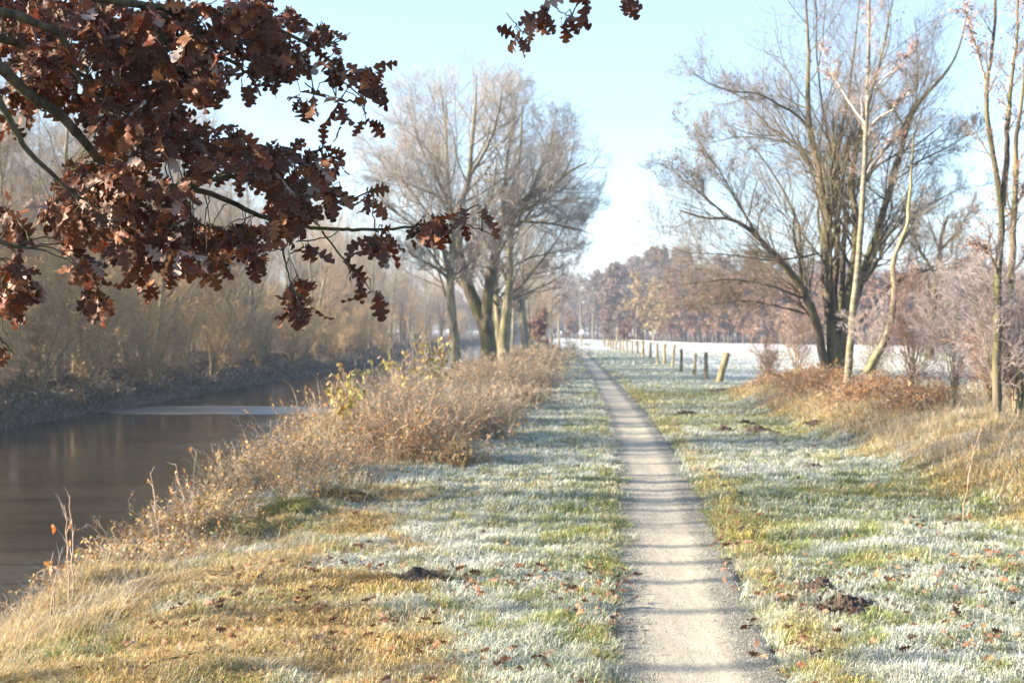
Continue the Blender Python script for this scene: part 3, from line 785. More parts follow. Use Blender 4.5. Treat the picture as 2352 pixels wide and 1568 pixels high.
oak = thing('oak_tree', TRK, 'oak branches with rusty brown lobed leaves hanging in from the upper left, edges frosted', 'tree')
inv = -TRK
tm = MB()
p, r = smooth_line(np.array([[-3.4, 3.85, -.3], [-3.35, 3.9, .6], [-3.32, 3.93, 2], hub, hub2, hub2 + [0.05, .1, 1.6], hub2 + [-.1, .3, 3.4]]), [.36, .27, .23, .21, .17, .11, .05], 40)
tubes(tm, p[None], r[None], 14)
o = tm.build('trunk', M_oakbark, oak); o.location = inv
bm_ = MB()
for p, r in oak_lines: tubes(bm_, p[None], r[None], 7)
for k_ in range(16):      # limbs out of the picture
    s = hub2 + np.array([0, 0, g.uniform(-1, 3)]); a = g.uniform(0, 2 * np.pi)
    e = s + np.array([-abs(math.cos(a)) * 2.0, math.sin(a) * 2.2 - .3, g.uniform(.2, 1.2)])
    p, r = smooth_line(np.array([s, (s + e) / 2 + g.normal(0, .15, 3), e]), (.05, .008), 14); tubes(bm_, p[None], r[None], 6)
tubes(bm_, np.array(tw_P), np.array(tw_R), 4, (.16, .12, .09))
o = bm_.build('branches', M_oakbark, oak); o.location = inv
o = lm.build('leaves', M_leaf, oak, edge=True); o.location = inv

# ------------------------------------------------------------------ fallen leaves
g = np.random.default_rng(33)
def fl_scatter(n, y0, y1, t0, t1):
    y = np.sqrt(g.uniform(y0 ** 2, y1 ** 2, n)); t = g.uniform(t0, t1, n); return t + .038 * y, y
X1, Y1 = fl_scatter(1300, 5.6, 13, .9, 4.8); X2, Y2 = fl_scatter(800, 5.6, 10, -2.4, .6); X3, Y3 = fl_scatter(200, 10, 22, -2, 4.5)
X = np.concatenate([X1, X2, X3]); Y = np.concatenate([Y1, Y2, Y3])
ok = (np.abs(X - path_x(Y)) > .30) & (fbm(X, Y, 1.6, 2, 77.) > g.uniform(.42, .6, len(X))); X = X[ok]; Y = Y[ok]
n = len(X); fm = MB()
base = np.stack([X, Y, height(X, Y) + g.uniform(.04, .08, n)], 1)
leaves(fm, g, base, nrm(np.stack([g.normal(size=n), g.normal(size=n), g.normal(0, .15, n)], 1)), g.uniform(.045,.075,n), np.array([[.14, .06, .028], [.19, .09, .045], [.10, .045, .025], [.25, .15, .085]]), 1.0)
tag(fm.build('fallen_leaves', M_leaf, edge=True), kind='stuff', label='scattered brown oak leaves lying in the frosted grass', cat='leaves')

# ------------------------------------------------------------------ mole hills
def molehill(px, py, w, h, label):
    w *= 1.15; h = h * .6 + .035
    Y = 5554 / (py - HY); x, _, _ = at(px, py, Y); z = float(height(x, Y)); g = np.random.default_rng(int(px))
    mb = MB(); n, k = 9, 22
    for (ox, oy, s) in [(0, 0, 1.)] + [(g.uniform(-.7, .7) * w, g.uniform(-.3, .3) * w, g.uniform(.3, .6)) for _ in range(3)]:
        rr = np.linspace(0, 1, n)[:, None]; th = np.arange(k)[None] / k * 2 * np.pi
        rad = w * s * rr * (1 + .25 * vnoise(np.cos(th) * 2 + px, np.sin(th) * 2 + oy * 9)) + 0 * th
        X = ox + rad * np.cos(th); Yy = oy + rad * np.sin(th)
        Zz = h * s * np.cos(rr * np.pi / 2) ** .8 + h * 1.5 * (fbm(X + x, Yy + Y, 24, 3, 4.) - .45) * (1 - rr ** 3) - .015 * rr
        idx = np.arange(n * k).reshape(n, k)
        q = np.stack([idx[:-1], np.roll(idx[:-1], -1, 1), np.roll(idx[1:], -1, 1), idx[1:]], -1)
        mb.add(np.stack([X, Yy, Zz], -1).reshape(-1, 3), q.reshape(-1, 4))
    for _ in range(90):   # clods
        a = g.uniform(0, 6.28); rr = w * g.uniform(.2, 1.45); s = g.uniform(.007, .026)
        c = np.array([math.cos(a) * rr, math.sin(a) * rr, .01 + s * .4 + h * .6 * max(0, 1 - rr / w)]); mb.add(ico * s * g.uniform(.7, 1.2, (6, 3)) + c, None, tri)
    o = mb.build('molehill', M_soil, smooth=False); o.location = (x, Y, z + .015); tag(o, label, 'molehill', 'molehills in the grass')


molehill(1578, 953, .26, .07, 'long low molehill of dark soil nearest to the path bend, left of the others')
molehill(1665, 990, .16, .08, 'dark molehill at the left of the close pair beyond the right verge')
molehill(1742, 995, .22, .09, 'largest dark molehill, at the right of the close pair')
molehill(1712, 975, .12, .06, 'small dark molehill just behind the close pair')
molehill(1874, 990, .14, .05, 'small molehill at the foot of the tussocky bank on the right')
molehill(1870, 1078, .16, .04, 'flat frosted molehill alone in the middle of the right verge')
molehill(1882, 1362, .10, .06, 'crumbly brown molehill in the foreground grass right of the path')
molehill(1945, 1400, .13, .045, 'dark wet molehill just in front of the crumbly brown one, right foreground')
molehill(965, 1338, .13, .05, 'dark molehill with leaves on it in the grass left of the path')
molehill(1660, 905, .28, .04, 'flat patch of dug soil in front of the thick leaning fence post')

# ------------------------------------------------------------------ fence
g = np.random.default_rng(44)
posts = [(1648, 880, 817, 16), (1622, 872, 813, 9), (1593, 864, 815, 7), (1565, 856, 806, 7), (1543, 845, 795, 6), (1526, 838, 793, 7), (1511, 832, 791, 6), (1493, 824, 789, 6), (1477, 820, 785, 7),
         (1465, 815, 786, 5), (1451, 812, 784, 4), (1441, 810, 784, 4), (1431, 808, 784, 4), (1424, 806, 783, 4), (1415, 803, 782, 4), (1408, 801, 781, 4), (1403, 800, 780, 4), (1396, 798, 780, 4), (1389, 796, 779, 4)]
P0 = at(1648, 880, 5554 / 120.)
fence = thing('fence', (P0[0], P0[1], 0), 'wooden post and wire fence along the white frosted meadow', 'fence')
tops = []
for i, (px, yb, yt, wd) in enumerate(posts):
    Y = 5554 / (yb - HY); x = (px - CX) / FPX * Y
    z = float(height(x, Y)); h = (yb - yt) / FPX * Y; r_ = wd / FPX * Y / 2
    if r_ > .12: r_ = .12
    lean = np.array([g.normal(0, .03), g.normal(0, .03), 0]) if i else np.array([.30, .02, 0])
    if i == 1: lean = np.array([.0, 0, 0])
    if i == 2: lean = np.array([.09, .02, 0])
    mb = MB(); u = np.linspace(0, 1, 8)[:, None]
    h *= 1.08; L0 = np.array([x, Y, z - .15]); P = L0 + (lean * h * u * 1.1 + np.array([0, 0, h + .15]) * u) + g.normal(0, .004, (8, 3))
    rad = r_ * (1.06 - .1 * u[:, 0]) * (1 + g.normal(0, .03, 8))
    P = np.vstack([P, P[-1] + [0, 0, .012], P[-1] + [0, 0, .014]]); rad = np.r_[rad, rad[-1] * .82, .001]
    tubes(mb, P[None], rad[None], 10)
    o = mb.build('post', M_post, fence); o.location = (-P0[0], -P0[1], 0)
    if i == 0: o['label'] = 'thick leaning round end post'
    tops.append(P[-3])
tops = np.array(tops)
for dz in (.12, .42):
    mb = MB(); W = tops - np.array([-.06, .02, dz]); Ps = []
    for a, b in zip(W[:-1], W[1:]):
        u = np.linspace(0, 1, 6)[:, None]; Ps.append(a * (1 - u) + b * u - np.array([0, 0, .03]) * np.sin(u * np.pi))
    Ps.append(np.linspace(W[0], W[0] + np.array([3.5, -2.2, -.1]), 6))
    tubes(mb, np.array(Ps), np.full((len(Ps), 6), .006), 4)
    o = mb.build('wire', M_wire, fence); o.location = (-P0[0], -P0[1], 0)
# frosted rail across the meadow behind
A = at(1446, 781, 150.); B = at(1605, 789, 128.)
gf = thing('field_rail', (A[0], A[1], 0), 'long white frosted rail crossing the meadow behind the fence posts', 'rail fence')
mb = MB(); u = np.linspace(0, 1, 12)[:, None]; P = A * (1 - u) + B * u; tubes(mb, P[None], np.full((1, 12), .03), 6, (.4, .42, .44))
o = mb.build('rail', M_frosttwig, gf); o.location = (-A[0], -A[1], 0)
for k_ in range(8):
    p_ = A + (B - A) * k_ / 7.; mb = MB(); tubes(mb, np.array([[[p_[0], p_[1], -.1], [p_[0], p_[1], p_[2] - .02]]]), np.full((1, 2), .05), 6)
    o = mb.build('post', M_post, gf); o.location = (-A[0], -A[1], 0)
# lone stake in the meadow
s = at(1945, 803, 5554 / 50.); mb = MB(); tubes(mb, np.array([[[s[0], s[1], -.1], [s[0], s[1], .5], [s[0] + .02, s[1], .95], [s[0] + .02, s[1], .96]]]), np.array([[.07, .07, .065, .002]]), 8)
tag(mb.build('stake', M_post, loc=(s[0], s[1], 0)), 'single short stake standing alone out in the frosted meadow', 'stake')
# small round sign at the end of the path
s = at(1336, 763, 130.); sg = thing('path_sign', (s[0], s[1], 0), 'tiny white round sign on a post where the path meets the trees', 'sign')
mb = MB(); tubes(mb, np.array([[[0, 0, -.1], [0, 0, 1.0], [0, 0, 1.8]]]), np.array([[.04, .04, .04]]), 8); mb.build('post', M_post, sg)
mb = MB(); k = 20; th = np.arange(k) / k * 2 * np.pi
for yy, rr in ((-.065, .21), (-.045, .22), (-.042, .2)): mb.add(np.stack([np.cos(th) * rr, 0 * th + yy, 1.62 + np.sin(th) * rr], 1))
mb.add([[0, -.066, 1.62]]); r0 = np.arange(k)
mb.q.append(np.stack([r0, (r0 + 1) % k, (r0 + 1) % k + k, r0 + k], 1)); mb.q.append(np.stack([r0 + k, (r0 + 1) % k + k, (r0 + 1) % k + 2 * k, r0 + 2 * k], 1))
mb.t.append(np.stack([np.full(k, 3 * k), (r0 + 1) % k, r0], 1)); mb.build('sign_plate', M_white, sg, smooth=False)

# ------------------------------------------------------------------ fallen twig, lower left
g = np.random.default_rng(50)
mb = MB()
def gp(px, py, lift=.03):
    Y = 5554 / (py - HY); x = (px - CX) / FPX * Y; return np.array([x, Y, float(height(x, Y)) + lift])
for line, r0 in [([(225, 1545), (300, 1535), (360, 1532), (430, 1518), (480, 1516), (495, 1545)], .008), ([(470, 1518), (478, 1490), (484, 1450)], .004), ([(480, 1516), (500, 1505), (520, 1530)], .004), ([(360, 1532), (330, 1552), (260, 1556)], .004)]:
    pts = np.array([gp(*q_) for q_ in line]); p, r = smooth_line(pts, (r0, r0 * .4), 16, .003, g); tubes(mb, p[None], r[None], 6)
tag(mb.build('fallen_branch', M_oakbark, loc=tuple(gp(430, 1518, 0))), 'thin dark fallen branch lying in the straw at the lower left', 'branch')

# ------------------------------------------------------------------ bare trees
TW1 = [(.10, .095, .07), (.145, .13, .10), (.20, .175, .14), (.245, .21, .18)]


def levels(dense=1.0, l1=.42, lmax=(3.2, 1.7, .9, .45), up=(.10, .06, .04, .02), ang=(48, 42, 42, 40), m=(9, 7, 6, 4), rm=.004, u0=.35, k=(5, 4, 3, 3)):
    return [dict(m=int(m[0] * dense), n=8, ang=ang[0], lr=l1, rr=.38, tap=.32, w=.13, up=up[0], u=(u0, 1), lmax=lmax[0], rmin=rm * 2, k=k[0], fall=.45),
            dict(m=m[1], n=6, ang=ang[1], lr=.65, rr=.6, tap=.4, w=.11, up=up[1], u=(.15, 1), lmax=lmax[1], rmin=rm * 1.5, k=k[1]),
            dict(m=m[2], n=5, ang=ang[2], lr=.75, rr=.65, tap=.4, w=.12, up=up[2], u=(.15, 1), lmax=lmax[2], rmin=rm, k=k[2]),
            dict(m=m[3], n=4, ang=ang[3], lr=.75, rr=.7, tap=.4, w=.13, up=up[3], u=(.2, 1), lmax=lmax[3], rmin=rm * .8, k=k[3])]


def ell(c, r, wob=.18, sd=0.):
    c = np.array(c, float); r = np.array(r, float)
    def f(P):
        q_ = (P - c) / r
        return (q_ ** 2).sum(1) < (1 + wob * 2 * (fbm(P[:, 0] + sd, P[:, 2] * 1.1 + P[:, 1] * .4, .6, 3, sd) - .5)) ** 2
    return f


def make_tree(name, label, cat, stems, lv, env, bark, cols=TW1, group=None, leafc=None, seed=1, leafn=0, leafs=.05, twigmat=None):
    """stems: list of (pts, radii, part name or None)"""
    g = np.random.default_rng(seed)
    ls = []
    base = np.array(stems[0][0][0], float); base[2] = 0
    root = thing(name, base, label, cat, group)
    for pts, rad, pn in stems:
        p, r = smooth_line(pts, rad, 34, .006, g); ls.append((p, r))
        if pn:
            mb = MB(); tubes(mb, p[None], r[None], 10); o = mb.build(pn, bark, root); o.location = -base
    mb, ends = crown_from(g, ls, lv, env, cols)
    for (pts, rad, pn), (p, r) in zip(stems, ls):
        if not pn: tubes(mb, p[None], r[None], 6, cols[0])
    if leafn:
        e = ends[g.integers(0, len(ends), leafn), -1] + g.normal(0, .05, (leafn, 3)); leaf_cards(mb, g, e, leafs, leafc)
    if mb.n:
        o = mb.build('crown', twigmat or M_twig, root); o.location = -base
    return root


def zl(z, Y0, Y1=None):      # right-hand detail view -> world
    Y1 = Y0 if Y1 is None else Y1
    return np.array([at(1435.5 + .5494 * a, .5494 * b, Yk) for (a, b), Yk in zip(z, np.linspace(Y0, Y1, len(z)))])


def zc(z, Y0, Y1=None):      # centre detail view -> world
    Y1 = Y0 if Y1 is None else Y1
    return np.array([at(574.2 + .5127 * a, .5127 * b, Yk) for (a, b), Yk in zip(z, np.linspace(Y0, Y1, len(z)))])


YR = 31.
stems = [
    (zl([(880, 1600), (870, 1400), (845, 1200), (840, 1000), (845, 880), (820, 770), (800, 650), (765, 540), (765, 400), (770, 250), (760, 50), (745, -150)], YR), [0.161, 0.014], 'trunk'),
    (zl([(885, 1600), (880, 1380), (872, 1200), (890, 1050), (882, 850), (880, 700), (900, 560), (930, 440), (960, 200), (985, -50)], YR + .3, YR + 1), [0.097, 0.010], 'trunk'),
    (zl([(890, 1600), (900, 1380), (940, 1200), (965, 1050), (970, 900), (940, 780), (960, 640), (1000, 480), (1060, 300), (1100, 100), (1130, -80)], YR + .2, YR - 1.), [0.121, 0.010], 'trunk'),
    (zl([(900, 1600), (920, 1390), (960, 1250), (1010, 1100), (1060, 960), (1100, 820), (1150, 660), (1180, 500), (1250, 400), (1330, 320), (1400, 220), (1430, 60)], YR + .2, YR + 1.2), [0.121, 0.014], 'trunk'),
    (zl([(850, 1600), (800, 1340), (740, 1200), (680, 1120), (620, 1060), (560, 990), (500, 940), (430, 910), (330, 915), (230, 880)], YR, YR - 1.5), [0.104, 0.014], 'trunk'),
    (zl([(840, 1560), (790, 1330), (745, 1180), (735, 1060), (730, 940), (690, 850), (630, 740), (560, 640), (480, 560)], YR + .2, YR + 1.5), [0.064, 0.008], 'trunk'),
    (zl([(890, 1560), (905, 1300), (915, 1050), (925, 880), (905, 780), (870, 700), (850, 560), (820, 420), (800, 200), (800, -50)], YR + .4, YR), [0.072, 0.008], 'trunk'),
    # larger side limbs
    (zl([(765, 540), (740, 500), (690, 460), (620, 425), (560, 390), (440, 382), (350, 350), (280, 300)], YR, YR - 1.), [0.036, 0.007], None),
    (zl([(800, 650), (740, 630), (660, 590), (560, 572), (450, 575), (350, 600)], YR, YR + 1.), [0.032, 0.006], None),
    (zl([(810, 1060), (700, 1080), (600, 1090), (480, 1070), (380, 1060), (250, 1055), (160, 1020)], YR, YR - 2.), [0.028, 0.003], None),
    (zl([(760, 1250), (600, 1190), (450, 1165), (300, 1180), (180, 1200)], YR, YR - 2.5), [0.028, 0.003], None),
    (zl([(750, 1310), (620, 1275), (500, 1255), (400, 1265), (300, 1290)], YR, YR - 1.), [0.024, 0.003], None),
    (zl([(760, 1180), (640, 1130), (520, 1130), (400, 1150), (280, 1120)], YR + .5, YR + 2.), [0.024, 0.003], None),
    (zl([(560, 990), (470, 850), (400, 720), (330, 620), (280, 540)], YR - 1, YR - 1.5), [0.028, 0.003], None),
    (zl([(430, 910), (330, 820), (230, 740), (150, 680)], YR - 1.2, YR - 2), [0.024, 0.003], None),
    (zl([(980, 1350), (1040, 1280), (1100, 1200), (1140, 1170), (1240, 1140), (1300, 1110), (1420, 1095), (1520, 1080)], YR, YR - 2), [0.048, 0.007], None),
    (zl([(1000, 1120), (1080, 1010), (1180, 900), (1300, 840), (1420, 780)], YR, YR + 1), [0.036, 0.006], None),
    (zl([(1010, 760), (1060, 650), (1140, 570), (1190, 470), (1260, 330), (1290, 200)], YR), [0.041, 0.007], None),
    (zl([(1180, 700), (1300, 640), (1400, 590), (1480, 520)], YR + .5), [0.024, 0.003], None),
]
c0 = at(1815, 330, YR)
make_tree('multi_stemmed_tree', 'big bare tree fanning out in many mossy stems from one base behind the right bank', 'tree', stems,
          levels(1.1, .34, lmax=(4.8, 2.7, 1.6, .9), m=(18, 8, 6, 4), rm=.0020, ang=(40, 38, 38, 36), u0=.2, up=(.08,.07,.06,.06)), ell(c0, (4.9, 4.4, 6.5), .2, 3.), M_bark,
          cols=[(.09, .085, .055), (.13, .115, .075), (.17, .14, .105), (.20, .165, .13)], seed=4, leafc=np.array([[.17, .10, .07], [.20, .13, .09]]), leafn=4200, leafs=.05)

make_tree('birch_tree', 'slender tree with pale whitish trunk rising straight in front of the many stemmed tree', 'tree',
          [(zl([(930, 1620), (940, 1460), (960, 1250), (980, 1050), (995, 850), (1005, 650), (1010, 500), (1018, 300), (1022, 0), (1025, -250)], 28.), [.08, .022], 'trunk'),
           (zl([(1010, 520), (960, 460), (920, 400), (860, 300), (820, 200)], 28), [.03, .006], None),
           (zl([(1012, 540), (1060, 490), (1120, 460), (1200, 380)], 28), [.03, .006], None),
           (zl([(1008, 640), (1040, 610), (1100, 590), (1160, 560)], 28), [.025, .006], None),
           (zl([(1018, 400), (1080, 330), (1150, 280), (1210, 190)], 28), [.03, .006], None)],
          levels(1, .16, m=(10, 6, 5, 4), lmax=(1.8, 1., .6, .35), u0=.45, rm=.0028), ell(at(2000, 150, 28), (2.2, 2.0, 4.2)), M_birch,
          cols=[(.5, .46, .38), (.28, .2, .17), (.34, .24, .2), (.4, .3, .26)], seed=5, leafc=np.array([[.30, .17, .13]]), leafn=700, leafs=.05)
make_tree('young_tree', 'young tree with thin yellowish trunk curving out at its foot, right of the birch', 'tree',
          [(zl([(1010, 1560), (1040, 1500), (1090, 1430), (1120, 1330), (1130, 1200), (1115, 1120), (1130, 1050), (1180, 960), (1190, 830), (1200, 680), (1205, 560)], 27.), [.085, .015], 'trunk'),
           (zl([(1130, 1060), (1160, 1020), (1220, 900), (1250, 800)], 27), [.025, .006], None)],
          levels(1, .22, m=(8, 6, 5, 3), lmax=(1.4, .8, .5, .3), rm=.0028, u0=.45), ell(at(2080, 430, 27), (1.2, 1.4, 2.3)), M_bark2, seed=6)
Y1_, Y2_ = 18., 20.
make_tree('alder_tree', 'tall slim forked tree with mossy trunk at the right edge, left one of two', 'tree',
          [(zl([(1556, 1720), (1555, 1480), (1560, 1300), (1555, 1200), (1570, 1050), (1580, 900), (1570, 800), (1540, 650), (1510, 480), (1510, 350), (1530, 250), (1550, 100), (1550, -150)], Y1_), [.058, .016], 'trunk'),
           (zl([(1580, 860), (1598, 650), (1600, 500), (1615, 350), (1640, 150), (1645, -100)], Y1_, Y1_ + .4), [.042, .012], 'trunk'),
           (zl([(1510, 350), (1480, 220), (1440, 120), (1420, 30)], Y1_), [.016, .005], None),
           (zl([(1560, 1110), (1500, 1030), (1440, 1015)], Y1_), [.016, .005], None)],
          levels(1, .12, m=(14, 7, 5, 3), lmax=(1.2, .7, .4, .25), rm=.002, u0=.25), ell(at(2300, 250, Y1_), (1.15, 1.2, 3.4)), M_bark, seed=7,
          cols=[(.16, .13, .09), (.18, .14, .10), (.22, .16, .12), (.26, .18, .14)], leafc=np.array([[.32, .18, .13]]), leafn=1100, leafs=.035)
make_tree('alder_tree', 'tall slim tree with a straight trunk beside the forked one at the right edge', 'tree',
          [(zl([(1612, 1700), (1610, 1450), (1610, 1200), (1622, 1000), (1635, 800), (1628, 600), (1650, 500), (1668, 350), (1690, 0)], Y2_), [.065, .015], 'trunk'),
           (zl([(1630, 860), (1680, 780), (1720, 700)], Y2_), [.02, .005], None)],
          levels(1, .12, m=(14, 7, 5, 3), lmax=(1.3, .7, .4, .25), rm=.002, u0=.25), ell(at(2350, 300, Y2_), (1.3, 1.4, 3.4)), M_bark, seed=8,
          cols=[(.16, .13, .09), (.18, .14, .10), (.22, .16, .12), (.26, .18, .14)], leafc=np.array([[.32, .18, .13]]), leafn=900, leafs=.035)
# dark low tree behind the shrubs at right
make_tree('hawthorn_tree', 'low dark spreading tree behind the frosted bushes on the right', 'tree',
          [(zl([(1275, 1500), (1280, 1300), (1300, 1200), (1315, 1110), (1320, 1000), (1350, 900)], 34.), [.11, .03], 'trunk'),
           (zl([(1300, 1130), (1380, 1120), (1480, 1110), (1560, 1130)], 34), [.05, .01], None),
           (zl([(1300, 1150), (1240, 1060), (1200, 960), (1180, 880)], 34), [.05, .01], None),
           (zl([(1315, 1050), (1400, 960), (1440, 880)], 34), [.04, .01], None)],
          levels(1, .5, m=(11, 7, 6, 4), lmax=(1.7, 1.0, .6, .35), rm=.0035, u0=.15), ell(at(2170, 560, 34), (2.6, 2.5, 2.4)), M_bark, seed=9)

# --- central group on the left bank
YC = 52.
make_tree('bank_tree', 'bare tree with slim pale trunk, leftmost of the group on the river bank', 'tree',
          [(zc([(925, 1720), (920, 1560), (905, 1400), (895, 1300), (900, 1200), (910, 1060), (905, 950), (890, 880), (885, 760), (880, 650), (870, 500), (850, 380)], YC - 3), [.19, .02], 'trunk'),
           (zc([(895, 1250), (870, 1130), (850, 1050), (800, 960), (740, 880), (680, 800), (600, 700)], YC - 3, YC - 4), [.09, .02], None),
           (zc([(885, 1240), (820, 1190), (750, 1160), (690, 1120)], YC - 3, YC - 4), [.06, .01], None),
           (zc([(905, 950), (840, 800), (780, 700), (730, 560), (700, 450)], YC - 3, YC - 2), [.07, .015], None),
           (zc([(905, 930), (830, 870), (720, 830), (600, 780), (500, 760)], YC - 3, YC - 3), [.06, .012], None),
           (zc([(910, 1240), (960, 1200), (1010, 1160), (1060, 1080)], YC - 3, YC - 4), [.05, .01], None)],
          levels(1.4, .45, m=(17, 8, 6, 4), lmax=(4., 2.3, 1.3, .75), ang=(50, 44, 42, 40), rm=.0036, u0=.2), ell(at(995, 380, YC - 3), (4.6, 4.6, 4.3), .12, 1.), M_bark2, seed=14,
          cols=[(.13, .115, .08), (.18, .15, .11), (.27, .245, .215), (.36, .325, .295)])
make_tree('bank_tree', 'bare tree dividing into two thick mossy trunks like a V, burr at the fork', 'tree',
          [(zc([(1080, 1720), (1070, 1560), (1062, 1480), (1045, 1430), (1010, 1370), (980, 1290), (950, 1200), (932, 1120), (930, 1020), (925, 940), (960, 880), (990, 780), (985, 700), (1000, 600), (1010, 450), (1015, 340)], YC), [.36, .30, .29, .25, .24, .22, .2, .18, .16, .15, .12, .1, .08, .07, .05, .02], 'trunk'),
           (zc([(1065, 1480), (1055, 1420), (1070, 1300), (1085, 1200), (1110, 1100), (1120, 1000), (1180, 920), (1260, 880), (1350, 840), (1420, 770), (1510, 730)], YC, YC - 1), [.27, .22, .21, .2, .17, .14, .11, .09, .07, .05, .02], 'trunk'),
           (zc([(1110, 1080), (1130, 980), (1140, 860), (1150, 720), (1180, 560), (1200, 420)], YC - .4, YC + 1), [.12, .02], None),
           (zc([(990, 780), (1040, 700), (1090, 600), (1120, 480), (1130, 380)], YC, YC - 1), [.08, .015], None),
           (zc([(930, 1020), (860, 900), (800, 850), (740, 720), (650, 620)], YC, YC + 2), [.08, .015], None),
           (zc([(1120, 1010), (1220, 990), (1340, 1000), (1440, 1020), (1540, 1050)], YC - .5, YC - 2), [.07, .012], None),
           (zc([(1260, 880), (1300, 760), (1350, 640), (1370, 520)], YC - .7, YC), [.06, .012], None),
           (zc([(1180, 920), (1300, 900), (1420, 900), (1550, 920)], YC - .5, YC + 1), [.06, .012], None),
           (zc([(1085, 1200), (1000, 1190), (940, 1240), (905, 1290)], YC - .4, YC - 1), [.05, .015], None)],
          levels(1.4, .45, m=(17, 8, 6, 4), lmax=(4.2, 2.4, 1.3, .75), ang=(50, 44, 42, 40), rm=.0036, u0=.25), ell(at(1125, 385, YC), (4.8, 5.0, 4.5), .12, 7.), M_bark, seed=15,
          cols=[(.11, .10, .06), (.18, .15, .11), (.27, .245, .215), (.36, .325, .295)])
# burr on the V tree
t = bpy.data.objects['bank_tree.001'] if 'bank_tree.001' in bpy.data.objects else None
g = np.random.default_rng(3); mb = MB(); c_ = zc([(1062, 1450)], YC - .32)[0]
th, ph = np.meshgrid(np.linspace(0, np.pi, 10), np.arange(14) / 14 * 2 * np.pi, indexing='ij')
Rb = .22 * (1 + .2 * g.normal(size=th.shape) * .5); V = np.stack([Rb * np.sin(th) * np.cos(ph), Rb * np.sin(th) * np.sin(ph), 1.35 * Rb * np.cos(th)], -1) + c_
idx = np.arange(th.size).reshape(th.shape); q = np.stack([idx[:-1], np.roll(idx[:-1], -1, 1), np.roll(idx[1:], -1, 1), idx[1:]], -1).reshape(-1, 4)
mb.add(V.reshape(-1, 3), q); o = mb.build('burr', M_bark, t); o.location = -np.array(t.location)
make_tree('bank_tree', 'bare tree with dark upright twin trunks just right of the V shaped one', 'tree',
          [(zc([(1140, 1720), (1135, 1550), (1145, 1450), (1155, 1350), (1165, 1250), (1162, 1130), (1170, 1000), (1200, 800), (1215, 600), (1220, 480)], YC + 4), [.26, .03], 'trunk'),
           (zc([(1128, 1720), (1118, 1520), (1110, 1380), (1100, 1300), (1105, 1200), (1110, 1080)], YC + 5), [.19, .05], 'trunk'),
           (zc([(1165, 1000), (1250, 900), (1350, 800), (1400, 680)], YC + 4, YC + 3), [.08, .015], None),
           (zc([(1165, 1200), (1260, 1150), (1370, 1130), (1480, 1100)], YC + 4, YC + 5), [.06, .012], None)],
          levels(1.4, .45, m=(17, 8, 6, 3), lmax=(4., 2.3, 1.3, .75), ang=(50, 44, 42, 40), rm=.004, u0=.25), ell(at(1230, 450, YC + 4), (4.2, 4.3, 4.1), .12, 5.), M_bark2, seed=16,
          cols=[(.13, .115, .08), (.18, .15, .11), (.27, .245, .215), (.36, .325, .295)])
make_tree('bank_tree', 'smaller tree with bright sunlit bare trunk further along the river bank', 'tree',
          [(zc([(1240, 1620), (1230, 1500), (1222, 1400), (1215, 1330), (1218, 1270), (1222, 1180), (1240, 1050)], 82), [.27, .06], 'trunk'),
           (zc([(1222, 1390), (1195, 1340), (1170, 1310)], 82), [.1, .03], None),
           (zc([(1220, 1270), (1260, 1210), (1320, 1190)], 82), [.1, .03], None)],
          levels(1.2, .5, m=(13, 8, 6, 3), lmax=(3., 1.6, .85, .5), rm=.007, u0=.3), ell(at(1225, 560, 82), (3.8, 3.8, 4.4)), M_birch, seed=17)

# --- prototypes for the rest
def proto(g, H, spread, lean=0., multi=1, r=.16, dens=1., m=(12, 7, 5, 3), u0=.2, rm=.006, cols=TW1, leafc=None, leafn=0, lmul=1., leafs=.1):
    tr = MB(); ls = []
    for k_ in range(multi):
        a = g.uniform(0, 6.28); s = spread * (.15 if multi == 1 else .45)
        pts = np.array([[0, 0, -.3], [math.cos(a) * s * .1, math.sin(a) * s * .1, H * .25], [math.cos(a) * s * .5 + lean, math.sin(a) * s * .5, H * .6], [math.cos(a) * s + lean * 1.6, math.sin(a) * s, H * .95]])
        pts[:, :2] += g.normal(0, .05 * H / 8, (4, 2)); p, rr = smooth_line(pts, [r, r * .75, r * .4, r * .08], 24, .01, g); ls.append((p, rr)); tubes(tr, p[None], rr[None], 7, cols[0])
    cm, ends = crown_from(g, ls, levels(dens, .4, m=m, lmax=(H * .28 * lmul, H * .15 * lmul, H * .08 * lmul, H * .045 * lmul), rm=rm, u0=u0, k=(4, 3, 3, 3)), ell((lean, 0, H * .62), (spread, spread, H * .46)), cols)
    if leafn:
        e = ends[g.integers(0, len(ends), leafn), -1] + g.normal(0, .1, (leafn, 3)); leaf_cards(cm, g, e, leafs, leafc)
    return tr, cm


g = np.random.default_rng(77)
WARM = [(.22, .17, .09), (.34, .25, .13), (.42, .30, .16), (.45, .33, .18)]
GREY = [(.11, .10, .07), (.165, .145, .105), (.21, .18, .135), (.25, .21, .165)]
protos = [proto(np.random.default_rng(100 + i), H=13, spread=4.4, r=.17, m=(17, 8, 6, 4), u0=.12, rm=.0055, lmul=1.25, lean=[0, .6, -.5, .3][i], multi=[1, 1, 2, 1][i], cols=GREY if i % 2 else [(.14, .11, .07), (.21, .16, .10), (.27, .20, .13), (.31, .23, .15)]) for i in range(4)]
pmesh = []
for i, (tr, cm) in enumerate(protos):
    pmesh.append((tr.build('trunk', M_bark2), cm.build('crown', M_twig)))
hide = []
first_used = [False] * 4


def put_tree(i, x, y, sc, rz, label, group, sz=None):
    root = thing('wood_tree', (x, y, float(height(x, y))), label, 'tree', group)
    for o in pmesh[i]:
        if not first_used[i]: c = o
        else:
            c = o.copy(); COL.objects.link(c)
        c.parent = root
    first_used[i] = True
    root.scale = (sc, sc, sc * (sz or 1)); root.rotation_euler = (0, 0, rz)
    return root


